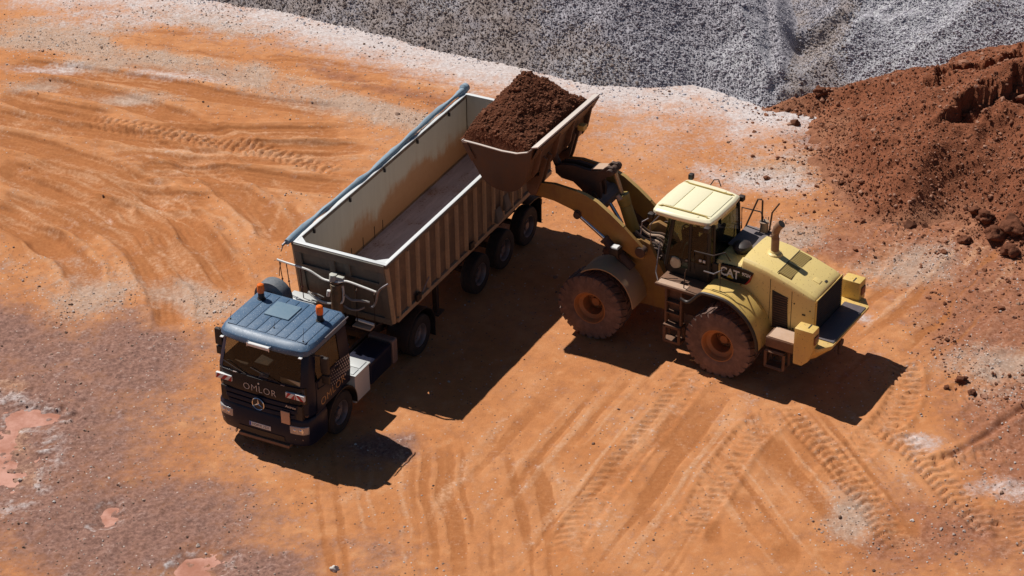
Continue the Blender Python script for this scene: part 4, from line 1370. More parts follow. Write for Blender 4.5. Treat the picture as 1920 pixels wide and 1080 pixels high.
# floor and ends
mb = MB().box(XR + .03, XFB - .02, -1.154, 1.154, ZB - .02, ZB + .03)
obj('floor', mb, M_floor, TL)
mb = MB().hexa([(XFB - .03, -1.15, ZB - .05), (XFB + .0, -1.15, ZB - .05), (XFB + .0, 1.15, ZB - .05), (XFB - .03, 1.15, ZB - .05),
                (XF - .06, -1.15, ZT - .06), (XF - .02, -1.15, ZT - .06), (XF - .02, 1.15, ZT - .06), (XF - .06, 1.15, ZT - .06)])
fwl = obj('front_wall', mb, M_front, TL)
mb = MB().box(XF - .10, XF + .004, -1.2, 1.2, ZT - .018, ZT + .006)
obj('rim_strip', mb, M_rim, fwl, .006)
for sg in (-1, 1):
    mb2 = MB()
    pts = [(XF - .1, sg * 1.153), (XF - .30, sg * 1.153), (XF - .1, sg * .92)]
    a = [mb2.bm.verts.new((x, y, ZT - .015)) for x, y in pts]
    b = [mb2.bm.verts.new((x, y, ZT + .002)) for x, y in pts]
    mb2.bm.faces.new(a)
    mb2.bm.faces.new(b)
    for i in range(3):
        mb2.bm.faces.new((a[i], a[(i + 1) % 3], b[(i + 1) % 3], b[i]))
    obj('corner_gusset', mb2, M_rim, fwl)
def on_front(y, z, out=0.0):
    t = (ZT - z) / (ZT - ZB)
    return (XF - .02 + (XFB - XF) * t + out, y, z)
def front_bar(name, y0, y1, z0, z1, th, m, bev=.01):
    p = [on_front(y0, z0, .0), on_front(y0, z0, th), on_front(y1, z0, th), on_front(y1, z0, .0), on_front(y0, z1, .0), on_front(y0, z1, th), on_front(y1, z1, th), on_front(y1, z1, .0)]
    return obj(name, MB().hexa(p), m, fwl, bev)
front_bar('front_frame_bar', -1.2, 1.2, 3.02, ZT - .02, .07, M_front)
front_bar('front_frame_bar', -1.2, 1.2, 2.56, 2.68, .07, M_front)
front_bar('front_frame_bar', -1.2, 1.2, 1.50, 1.66, .07, M_front)
for y0, y1 in ((-1.2, -1.02), (-.28, -.13), (.13, .28), (1.02, 1.2)):
    front_bar('front_post', y0, y1, 1.66, 3.02, .065, M_front)
front_bar('dark_recess', -.13, .13, 2.70, 3.0, .012, M_black, 0)
for y0, y1 in ((-1.0, -.3), (.3, 1.0)):
    front_bar('recess_panel', y0, y1, 2.72, 2.98, .012, M_blackdust, 0)
# hoist cylinder with its pale head
mb = MB().cyl((-1.93, 0, 1.25), (-1.93, 0, 2.55), .14, seg=22).cyl((-1.93, 0, 2.55), (-1.93, 0, 2.62), .10, seg=22)
hc = obj('hoist_cylinder', mb, mat('olive_hoist', (.10, .085, .05), .5, 0, .4), TL, .008)
mb = MB().cyl((-1.93, -.06, 2.62), (-1.93, -.06, 2.78), .105, .09, 20).box(-1.98, -1.88, .04, .22, 2.66, 2.76)
obj('cylinder_head', mb, mat('pale_cast_head', (.52, .52, .46), .5, 0, .1), hc, .012)
mb = MB().cyl((-1.77, -.10, 2.42), (-1.77, -.13, 2.26), .045, .04, 12)
obj('pale_fitting', mb, M_white, hc, .008)
# pale air line across the front wall, hanging hoses and rusty ropes
mb = MB().tube(smooth_path([(-1.9, -1.55, 2.80), (-1.9, -1.38, 2.78), (-1.9, -.75, 2.74), (-1.9, -.50, 2.66), (-1.88, -.26, 2.60), (-1.88, .1, 2.63), (-1.9, .31, 2.70), (-1.9, .75, 2.66), (-1.9, 1.08, 2.62)], 4), .026, 8)
obj('air_line', mb, M_hose, TL)
mb = MB().tube(smooth_path([(-1.98, 1.36, 2.86), (-1.9, 1.22, 2.75), (-1.88, 1.14, 2.62), (-1.88, 1.08, 2.38), (-1.88, 1.0, 2.22), (-1.88, .93, 2.21)], 4), .026, 8)
obj('grab_hook', mb, M_steel, TL)
mb = MB().tube(smooth_path([(-1.9, -.75, 2.14), (-1.88, -.60, 2.06), (-1.86, -.37, 1.99), (-1.86, -.1, 2.02), (-1.9, .15, 2.09), (-1.95, .17, 2.3), (-1.97, .15, 2.5)], 4), .030, 8)
obj('coiled_hose', mb, M_hose, TL)
M_ghose = mat('grey_hose', (.30, .29, .27), .6, 0, .3)
for pts, r_ in (([(-1.9, -.70, 2.13), (-1.86, -.5, 2.17), (-1.86, -.3, 2.13)], .014), ([(-1.86, .25, 2.35), (-1.84, .45, 2.27), (-1.84, .65, 2.31), (-1.9, .9, 2.30)], .028),
                ([(-1.86, .22, 2.05), (-1.84, .4, 2.01), (-1.84, .6, 2.04), (-1.9, .75, 2.12)], .02)):
    obj('brake_hose', MB().tube(smooth_path(pts, 4), r_, 6), M_ghose, TL)
for y, z0, yb in ((-1.49, 2.78, -1.36), (-1.30, 2.76, -1.20), (-.92, 2.70, -.86)):
    mb = MB().tube([(-1.9, y, z0), (-1.88, y + (yb - y) * .5, z0 - .45), (-1.86, yb, 1.95)], .012, 6)
    mb.lathe([(.01, -.03), (.028, 0), (.01, .03)], (-1.88, y + (yb - y) * .5, z0 - .46), 8, 'z')
    obj('hanging_rope', mb, M_rope, TL)
mb = MB().tube([(-1.9, -1.44, 2.78), (-1.9, -1.50, 2.55), (-1.9, -1.52, 2.36)], .009, 6)
obj('hanging_rope', mb, M_rope, TL)
mb = MB().box(-2.06, -1.62, -1.24, -.50, 1.93, 1.96)
obj('front_shelf', mb, M_alu, TL, .006)
for y in (.55, 1.02):
    mb = MB().tube([(-2.0, y, 2.6), (-1.9, y, 2.5), (-1.88, y, 1.7), (-2.2, y, 1.6)], .018)
    obj('front_bracket', mb, M_blackdust, TL)
mb = MB().cyl((-1.92, .50, 1.72), (-1.92, .98, 1.70), .035, seg=12)
obj('pale_tube', mb, M_hose, TL)
mb = MB().box(-2.02, -1.82, .44, .92, 1.56, 1.60)
obj('front_tray', mb, mat('dusty_tray', (.4, .3, .22), .7), TL, .01)
# rear door
mb = MB().box(XR - .06, XR + .0, -1.22, 1.22, ZB - .05, ZT - .02)
rd = obj('tailgate', mb, M_body, TL, .01)
mb = MB().box(XR + .002, XR + .014, -1.15, 1.15, ZB + .03, ZT - .03)
obj('inner_lining', mb, M_inner, rd)
mb = MB().box(XR - .07, XR + .03, -1.23, 1.23, ZT - .018, ZT + .008)
obj('rim_strip', mb, M_rim, rd, .006)
for y in (-1.1, -.5, .1, .7, 1.1):
    mb = MB().box(XR - .12, XR - .06, y - .05, y + .05, ZB, ZT - .05)
    obj('door_rib', mb, M_rib, rd, .01)
# rolled tarp along the far rim
tp = []
for k, x in enumerate(np.linspace(XR - .22, XF + .12, 60)):
    r = .058 + .014 * math.sin(k * .9) * math.sin(k * .23) + (.02 if k < 3 else 0) + .012 * rng.random()
    sag = .05 * math.sin(k * .105) + .015 * math.sin(k * .7)
    tp.append((x, -1.30 - .03 * math.sin(k * .16), ZT + .03 + sag * .35, r))
mb = MB()
rings = []
for x, y, z, r in tp:
    rings.append([mb.bm.verts.new((x, y + math.cos(a) * r * 1.05, z + math.sin(a + .3 * math.sin(x * 3)) * r * (1 + .12 * math.sin(3 * a + x * 2)))) for a in np.linspace(0, 2 * math.pi, 14, endpoint=False)])
for a, b in zip(rings, rings[1:]):
    for i in range(14):
        mb.bm.faces.new((a[i], a[(i + 1) % 14], b[(i + 1) % 14], b[i]))
mb.bm.faces.new(rings[0]); mb.bm.faces.new(rings[-1])
obj('rolled_tarp', mb, M_tarp, TL, ang=50)
mb = MB().lathe([(.05, -.10), (.115, -.08), (.125, .05), (.07, .10)], (XR - .16, -1.30, ZT + .07), 18, 'x')
obj('tarp_bundle', mb, M_tarp, TL)
mb = MB().cyl((XF + .08, -1.33, ZT + .02), (XF + .22, -1.36, ZT - .02), .03, seg=10).tube([(XF + .2, -1.35, ZT), (XF + .22, -1.38, ZT - .12), (XF + .2, -1.42, ZT - .2)], .012)
obj('tarp_roller_end', mb, M_steel, TL)
for x in np.linspace(XR + 1.0, XF - .8, 5):
    mb = MB().box(x - .02, x + .02, -1.15, -1.10, ZT - .16, ZT - .05)
    obj('tarp_strap', mb, M_black, TL)
for x in (-4.5, -5.05, -5.6, -6.0):
    mb = MB().box(x - .012, x + .012, -1.151, -1.145, ZB + .03, ZB + .30 + .06 * rng.random())
    obj('drip_stain', mb, M_blackdust, TL)
# running gear
M_tail = mat('dusty_tail_lamp', (.06, .012, .010), .4, 0, .4)
mb = MB()
for s in (-1, 1):
    mb.box(XR + .1, -2.9, s * .5 - .05, s * .5 + .05, 1.05, 1.45)
for x in (-9.8, -8.6, -7.4, -6, -4.8, -3.4):
    mb.box(x - .06, x + .06, -1.1, 1.1, 1.30, 1.44)
mb.box(-3.9, -2.9, -.6, .6, 1.17, 1.30)
for x in (-6.70, -8.01, -9.32):
    mb.cyl((x, -.9, .52), (x, .9, .52), .075)
    for s in (-1, 1):
        mb.box(x - .4, x + .4, s * .5 - .05, s * .5 + .05, .58, .70)
        mb.cyl((x - .3, s * .5, .65), (x - .3, s * .5, 1.05), .12)
mb.box(XR + .12, XR + .24, -1.05, 1.05, .62, .78)
obj('trailer_frame', mb, M_blackdust, TL, .008)
for s in (-1, 1):
    mb = MB().box(-5.05, -4.93, s * .85 - .06, s * .85 + .06, .32, 1.3).box(-5.15, -4.83, s * .85 - .15, s * .85 + .15, .28, .32)
    obj('landing_leg', mb, M_blackdust, TL, .008)
    mb = MB().box(-9.90, -9.87, min(s * .75, s * 1.25), max(s * .75, s * 1.25), .35, 1.06).strip([(-9.88, 1.05), (-9.75, 1.16), (-9.5, 1.20), (-9.2, 1.2)], .02, min(s * .75, s * 1.25), max(s * .75, s * 1.25))
    obj('mud_flap', mb, M_black, TL)
    mb = MB().box(XR + .10, XR + .16, min(s * .6, s * 1.05), max(s * .6, s * 1.05), .82, .96)
    obj('tail_lamp', mb, M_tail, TL, .01)
# small fittings on the left side
for x, z, w, h in ((-7.42, 1.74, .16, .30), (-7.85, 1.86, .13, .34)):
    mb = MB().hexa([(x - w, 1.28, z), (x + w, 1.28, z - .04), (x + w, 1.40, z - .04), (x - w, 1.40, z), (x - w * .9, 1.275, z + h), (x + w * .6, 1.275, z + h), (x + w * .6, 1.29, z + h), (x - w * .9, 1.29, z + h)])
    obj('folded_step', mb, M_front, TL, .008)
for x in (-3.42, -6.05):
    mb = MB().box(x - .10, x + .10, 1.272, 1.33, 1.62, 1.80)
    obj('side_lock', mb, M_black, TL, .01)
mb = MB().tube([(-3.62, 1.30, 1.74), (-3.78, 1.32, 1.92), (-3.9, 1.32, 2.0)], .016)
obj('side_lever', mb, M_steel, TL)
for x in (-6.70, -8.01, -9.32):
    for s in (-1, 1):
        w = truck_wheel('wheel', TL, (x + 8.0, s * 1.02, .515))
        if s < 0: w.rotation_euler = (0, 0, math.pi)
OFF = Vector((0, 0, 0))
# ================================================================== WHEEL LOADER   (x forward, y left, origin under the rear axle)
L_LOC, L_YAW = (5.5055, -2.8816, 0.0), R(147.6)
LD = thing('wheel_loader', 'dusty yellow wheel loader holding its raised bucket over the trailer', 'wheel loader', L_LOC, L_YAW)
YDUST = (.40, .235, .125)
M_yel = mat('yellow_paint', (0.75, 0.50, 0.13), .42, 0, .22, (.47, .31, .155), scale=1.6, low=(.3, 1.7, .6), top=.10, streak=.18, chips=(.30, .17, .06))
M_yelroof = mat('highlit_yellow_roof', (0.90, 0.82, 0.56), .28, 0, .12, (.72, .62, .40), scale=2.2)  # loader yellow lightened to cream: the roof's bright reflection is in the colour
M_yeldirty = mat('dirty_yellow_arm', (0.36, 0.195, 0.042), .5, 0, .55, (.24, .11, .04), scale=1.5, streak=.2)
M_brown = mat('mud_caked_steel', (0.11, 0.055, 0.03), .7, 0, .6, (.21, .105, .058), scale=2.5, top=.35)
M_dkbrown = mat('dark_mud_steel', (0.06, 0.032, 0.022), .7, 0, .4, (.16, .08, .045), scale=2.5)
M_ltyre = mat('dust_caked_tyre', (0.115, 0.068, 0.053), .9, 0, .9, (.225, .130, .096), scale=1.4)
M_lug = mat('worn_tread', (0.022, 0.017, 0.015), .9, 0, .35, (.13, .07, .045), scale=3)
M_lrim = mat('dusty_orange_rim', (0.40, 0.155, 0.045), .55, 0, .4, (.27, .12, .06), scale=4)
M_bkt = mat('worn_bucket_steel', (0.105, 0.06, 0.038), .5, .2, .6, (.175, .082, .040), scale=1.4, streak=.3)
M_edge = mat('polished_edge_steel', (0.66, 0.58, 0.52), .5, .2, .25, (.55, .42, .32))
M_dust = mat('thick_pale_dust', (0.52, 0.36, 0.26), .9, 0, .5, (.46, .28, .17), scale=5)
M_cabblack = mat('cab_black', (0.012, 0.011, 0.010), .55, 0, .18, (.12, .07, .045))
M_deck = mat('grey_tread_plate', (0.16, 0.135, 0.14), .7, 0, .35, (.25, .18, .15), scale=6)
M_mesh = mat('dark_mesh', (0.018, 0.015, 0.013), .7, 0, .25, (.10, .065, .04))
M_vent = mat('vent_mesh_yellow', (0.30, 0.205, 0.055), .7, 0, .25, (.30, .2, .1), scale=20)
M_stack = mat('rusty_exhaust', (0.24, 0.13, 0.075), .6, .2, .45, (.33, .2, .12), scale=6)
M_can = mat('pale_canister', (0.36, 0.26, 0.18), .6, 0, .3)
M_fend = mat('mud_fender', (0.40, 0.26, 0.13), .7, 0, .75, (.32, .205, .145), scale=2)

def loader_wheel(loc, flip=False):
    global OFF
    # dished rim, hub in the middle
    mb = MB()
    mb.lathe([(.415, .27), (.43, .315), (.40, .318), (.365, .26), (.350, .20), (.30, .165), (.262, .15), (.255, .10), (.245, -.14), (.16, -.16), (.15, -.10), (.10, -.09), (.02, -.09), (.01, -.09)], (0, 0, 0), 40, caps=False)
    w = obj('wheel', mb, M_lrim, LD, ang=35)
    w.location = loc
    mb = MB()
    prof = [(.40, -.30), (.43, -.325), (.54, -.335), (.66, -.325), (.775, -.308), (.826, -.268), (.834, 0), (.826, .268), (.775, .308), (.66, .325), (.54, .335), (.43, .325), (.40, .30)]
    mb.lathe(prof, (0, 0, 0), 48, caps=False)
    ty = obj('tyre', mb, M_ltyre, w, ang=50)
    mb = MB()
    n = 26
    for k in range(n):
        for s in (-1, 1):
            a0 = 2 * math.pi * (k + (.5 if s > 0 else 0)) / n
            da, sk = .088, .13
            def P(r_, y, a): return (math.cos(a) * r_, y, math.sin(a) * r_)
            i0, i1, j0, j1 = a0 - da, a0 + da, a0 + sk - da, a0 + sk + da
            bot = [P(.70, s * .322, i0), P(.70, s * .322, i1), P(.76, s * .03, j1), P(.76, s * .03, j0)]
            top = [P(.846, s * .308, i0 + .008), P(.846, s * .308, i1 - .008), P(.862, s * .03, j1 - .008), P(.862, s * .03, j0 + .008)]
            mb.hexa(bot + top)
    lg = obj('tread_lugs', mb, M_ltyre, w, smooth=False)
    lg['kind'] = 'stuff'
    mb = MB()
    for k in range(14):
        a = 2 * math.pi * k / 14
        c = Vector((math.cos(a) * .195, -.11, math.sin(a) * .195))
        mb.cyl(c, c + Vector((0, .03, 0)), .014, seg=6)
    mb.cyl((0, -.12, 0), (0, .0, 0), .12, .10, 20)
    obj('hub', mb, M_lrim, w)
    if flip:
        w.rotation_euler = (0, 0, math.pi)
    return w

HB = (1.725, 0.0)
FM = Matrix.Translation((HB[0], 0, 0)) @ Matrix.Rotation(R(150.2) - L_YAW, 4, 'Z')      # front half: x from the hitch, front axle at 1.725
ZW = .845
for s in (-1, 1):
    w = loader_wheel((0, s * 1.13, ZW), s < 0)
    p = FM @ Vector((1.725, s * 1.13, ZW))
    w = loader_wheel(p, s < 0)
    w.rotation_euler = (0, 0, w.rotation_euler.z + R(150.2) - L_YAW)

# ---------------------------------------------------------------- rear half
mb = MB().box(-1.9, 1.55, -.42, .42, .72, 1.5)
mb.cyl((0, -.95, ZW), (0, .95, ZW), .19, seg=20)
mb.box(1.2, 1.9, -.25, .25, .6, 1.25)
obj('rear_frame', mb, M_dkbrown, LD, .03)
# engine hood: crowned box falling to the rear
def hood_loop(x, zt, w, zb):
    return [(x, -w, zb), (x, -w, zt - .16), (x, -w + .025, zt - .07), (x, -w + .09, zt - .015), (x, -w * .5, zt + .012), (x, 0, zt + .018), (x, w * .5, zt + .012), (x, w - .09, zt - .015), (x, w - .025, zt - .07), (x, w, zt - .16), (x, w, zb)]
mb = MB().loft([hood_loop(*a) for a in ((-.14, 2.80, .62, 1.95), (-.17, 2.845, .665, 1.95), (-.8, 2.76, .695, 1.3), (-1.4, 2.60, .715, 1.2), (-1.9, 2.43, .72, 1.2), (-2.02, 2.37, .715, 1.2), (-2.06, 2.33, .70, 1.2))])
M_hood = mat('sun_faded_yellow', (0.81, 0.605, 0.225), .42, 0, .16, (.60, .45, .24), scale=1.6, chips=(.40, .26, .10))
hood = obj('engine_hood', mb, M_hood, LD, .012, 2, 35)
# vents in the hood top
def hood_z(x): return float(np.interp(-x, [.14, .8, 1.4, 1.9, 2.02], [2.845, 2.76, 2.60, 2.43, 2.37])) + .012
for y0, y1 in ((.06, .57), (-.52, .0)):
    x0, x1 = -1.36, -1.06
    mb = MB().hexa([(x0, y0, hood_z(x0) - .03), (x1, y0, hood_z(x1) - .03), (x1, y1, hood_z(x1) - .03), (x0, y1, hood_z(x0) - .03),
                    (x0, y0, hood_z(x0) + .010), (x1, y0, hood_z(x1) + .010), (x1, y1, hood_z(x1) + .010), (x0, y1, hood_z(x0) + .010)])
    vt = obj('hood_vent', mb, M_vent, hood)
    mb = MB()
    for k in range(9):
        yy_ = y0 + (y1 - y0) * (k + .5) / 9
        mb.hexa([(x0, yy_ - .006, hood_z(x0) + .011), (x1, yy_ - .006, hood_z(x1) + .011), (x1, yy_ + .006, hood_z(x1) + .011), (x0, yy_ + .006, hood_z(x0) + .011),
                 (x0, yy_ - .004, hood_z(x0) + .018), (x1, yy_ - .004, hood_z(x1) + .018), (x1, yy_ + .004, hood_z(x1) + .018), (x0, yy_ + .004, hood_z(x0) + .018)])
    g = obj('vent_slats', mb, M_vent, vt)
    g['kind'] = 'stuff'
mb = MB().tube([(-1.04, .60, hood_z(-1.04) + .004), (-1.04, -.55, hood_z(-1.04) + .004)], .012, 6)
obj('hood_seam', mb, M_mesh, hood)
mb = MB().hexa([(-1.93, .02, 2.40), (-1.72, .02, 2.47), (-1.72, .20, 2.47), (-1.93, .20, 2.40), (-1.90, .03, 2.46), (-1.74, .03, 2.515), (-1.74, .19, 2.515), (-1.90, .19, 2.46)])
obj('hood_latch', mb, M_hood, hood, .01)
mb = MB().box(-1.98, -1.92, -.10, .0, 2.385, 2.43)
obj('latch_slot', mb, M_mesh, hood, .005)
for x in (-.92, -1.48):
    for s in (1, -1):
        w_ = float(np.interp(-x, [.17, .8, 1.4, 2.02], [.665, .695, .715, .715]))
        mb = MB().box(x - .006, x + .006, min(s * (w_ + .001), s * (w_ + .005)), max(s * (w_ + .001), s * (w_ + .005)), 1.25, hood_z(x) - .19)
        obj('panel_gap', mb, M_mesh, hood)
for s in (1, -1):
    mb = MB().hexa([(-2.0, s * .717, 1.30), (-.95, s * .70, 1.30), (-.95, s * .724, 1.30), (-2.0, s * .723, 1.30), (-2.0, s * .717, 1.312), (-.95, s * .70, 1.312), (-.95, s * .724, 1.312), (-2.0, s * .723, 1.312)])
    obj('panel_gap', mb, M_mesh, hood)
    for x, z in ((-1.55, 2.1), (-1.95, 2.02), (-1.55, 1.42), (-1.95, 1.42)):
        mb = MB().cyl((x, s * .715, z), (x, s * .732, z), .016, seg=8)
        obj('panel_bolt', mb, M_mesh, hood)
# exhaust stack: flared foot, pipe, cut tip bending to the rear
mb = MB().lathe([(.19, -.03), (.17, .03), (.12, .06), (.10, .10)], (-.66, .0, 2.785), 24, 'z')
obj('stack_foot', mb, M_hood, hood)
mb = MB().tube([(-.66, 0, 2.83), (-.66, 0, 3.20), (-.66, 0, 3.36), (-.685, 0, 3.46), (-.74, 0, 3.55), (-.80, 0, 3.62)], .095, 18)
st = obj('exhaust_stack', mb, M_stack, LD)
mb = MB().lathe([(.085, -.01), (.088, .012), (.06, .014)], (0, 0, 0), 18, 'z')
mb.xf(Matrix.Translation((-.795, 0, 3.615)) @ Matrix.Rotation(R(-40), 4, 'Y'))
obj('stack_mouth', mb, M_mesh, st)
# side panels ahead of the hood, deck, cleaner
mb = MB().loft([hood_loop(*a) for a in ((.58, 2.54, .60, 1.9), (.50, 2.60, .66, 1.9), (-.13, 2.66, .68, 1.9))])
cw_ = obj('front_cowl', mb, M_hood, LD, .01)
mb = MB().box(.44, .60, -.70, .70, 1.92, 2.52)
obj('cowl_gap', mb, M_cabblack, LD, .02)
mb = MB().box(-.10, .56, -1.02, -.02, 2.655, 2.70)
obj('grey_deck', mb, M_deck, LD, .015)
mb = MB().lathe([(.17, 0), (.18, .02), (.18, .10), (.225, .105), (.235, .15), (.21, .21), (.14, .25), (.06, .262)], (.13, .08, 2.64), 26, 'z')
obj('air_precleaner', mb, M_black, LD)
# black name panel with the lettering
for s in (1, -1):
    mb = MB().prism([(.36, 2.22), (.36, 2.56), (-.12, 2.60), (-.30, 2.585), (-.48, 2.56), (-.40, 2.30), (-.30, 2.20), (.1, 2.18)], min(s * .60, s * .706), max(s * .60, s * .706))
    np_ = obj('name_panel', mb, M_gloss, LD, .004)
    mb = MB().face([(-.47, s * .7075, 2.535), (-.395, s * .7075, 2.30), (-.30, s * .7075, 2.205), (-.27, s * .7075, 2.205), (-.36, s * .7075, 2.33)])
    obj('red_flash', mb, M_red, np_, recalc=False)
    if s > 0:
        text('lettering', 'CAT', .31, M_left(.125, .7085, 2.39, -.03), mat('white_lettering', (.72, .70, .68), .5), np_, .002, sx=.86, spacing=.92, offset=.006)
        mb = MB().face([(.20, .7105, 2.265), (.015, .7105, 2.262), (.108, .7105, 2.36)])
        obj('yellow_triangle', mb, mat('print_yellow', (.55, .36, .03), .5), np_, recalc=False)
        text('lettering', '972H', .115, M_left(-.30, .7085, 2.46, -.04), M_white, np_, .002, sx=.85, offset=.003)
# side door of the engine bay with its vent
for s in (1, -1):
    mb = MB().hexa([(-1.42, s * .70, 1.32), (-1.02, s * .70, 1.32), (-1.02, s * .724, 1.32), (-1.42, s * .726, 1.32), (-1.36, s * .70, 2.20), (-.98, s * .70, 2.28), (-.98, s * .722, 2.28), (-1.36, s * .726, 2.20)])
    sv = obj('side_vent', mb, M_mesh, hood, .004)
    mb = MB()
    for k in range(14):
        z = 1.36 + k * .062
        mb.box(-1.39, -1.02, min(s * .726, s * .736), max(s * .726, s * .736), z, z + .03)
    g = obj('vent_slats', mb, M_dkbrown, sv)
    g['kind'] = 'stuff'
    mb = MB().box(-1.84, -1.76, min(s * .72, s * .735), max(s * .72, s * .735), 1.86, 1.89)
    obj('side_catch', mb, M_mesh, hood)
# rear grille
mb = MB().hexa([(-2.062, -.66, 1.38), (-2.062, .66, 1.38), (-2.075, .66, 1.38), (-2.075, -.66, 1.38), (-2.062, -.66, 2.27), (-2.062, .66, 2.27), (-2.072, .66, 2.27), (-2.072, -.66, 2.27)])
rg = obj('rear_grille', mb, M_mesh, LD)
for k in range(16):
    z = 1.41 + k * .054
    mb = MB().hexa([(-2.074, -.65, z), (-2.074, .65, z), (-2.092, .65, z - .014), (-2.092, -.65, z - .014), (-2.074, -.65, z + .016), (-2.074, .65, z + .016), (-2.092, .65, z + .002), (-2.092, -.65, z + .002)])
    obj('grille_slat', mb, M_mesh, rg)
mb = MB().tube([(-2.08, -.68, 1.38), (-2.08, -.68, 2.30), (-2.08, .68, 2.30), (-2.08, .68, 1.38)], .02, 6)
obj('grille_frame', mb, M_yel, rg)
# counterweight with the two lamp towers
mb = MB().loft([[(-1.86, -1.0, z), (-1.86, 1.0, z), (-2.0, y1, z), (-x1 + .22, y1, z), (-x1, y1 - .30, z), (-x1, -y1 + .30, z), (-x1 + .22, -y1, z), (-2.0, -y1, z)] for z, x1, y1 in ((.84, 2.16, 1.05), (.98, 2.26, 1.22), (1.20, 2.46, 1.30), (1.38, 2.66, 1.30), (1.46, 2.67, 1.28))])
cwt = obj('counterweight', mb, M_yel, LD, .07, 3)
mb = MB().box(-2.64, -2.10, -.88, .88, 1.462, 1.485)
obj('tread_platform', mb, mat('dark_tread_platform', (.105, .085, .095), .6, 0, .3, (.2, .15, .13), scale=7), cwt, .006)
for s in (-1, 1):
    ya, yb = min(s * 1.08, s * 1.42), max(s * 1.08, s * 1.42)
    mb = MB().loft([[(xa, ya, z), (-1.90, ya, z), (-1.90, yb, z), (xa, yb, z)] for z, xa in ((.98, -2.12), (1.12, -2.26), (1.42, -2.37), (1.94, -2.37))])
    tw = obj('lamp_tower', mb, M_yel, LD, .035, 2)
    mb = MB().box(-2.20, -2.17, min(s * 1.10, s * 1.28), max(s * 1.10, s * 1.28), 1.938, 1.948)
    obj('tower_slot', mb, M_mesh, tw)
    mb = MB().box(-2.40, -2.375, min(s * 1.14, s * 1.36), max(s * 1.14, s * 1.36), 1.58, 1.78)
    obj('tail_lamp', mb, mat('dusty_red_lamp', (.16, .03, .015), .4, 0, .4), tw, .02)
mb = MB().cyl((-2.16, 0, .95), (-2.48, 0, .95), .10, seg=16).cyl((-2.42, 0, .62), (-2.42, 0, 1.2), .035, seg=10)
obj('tow_pin', mb, M_dkbrown, LD)
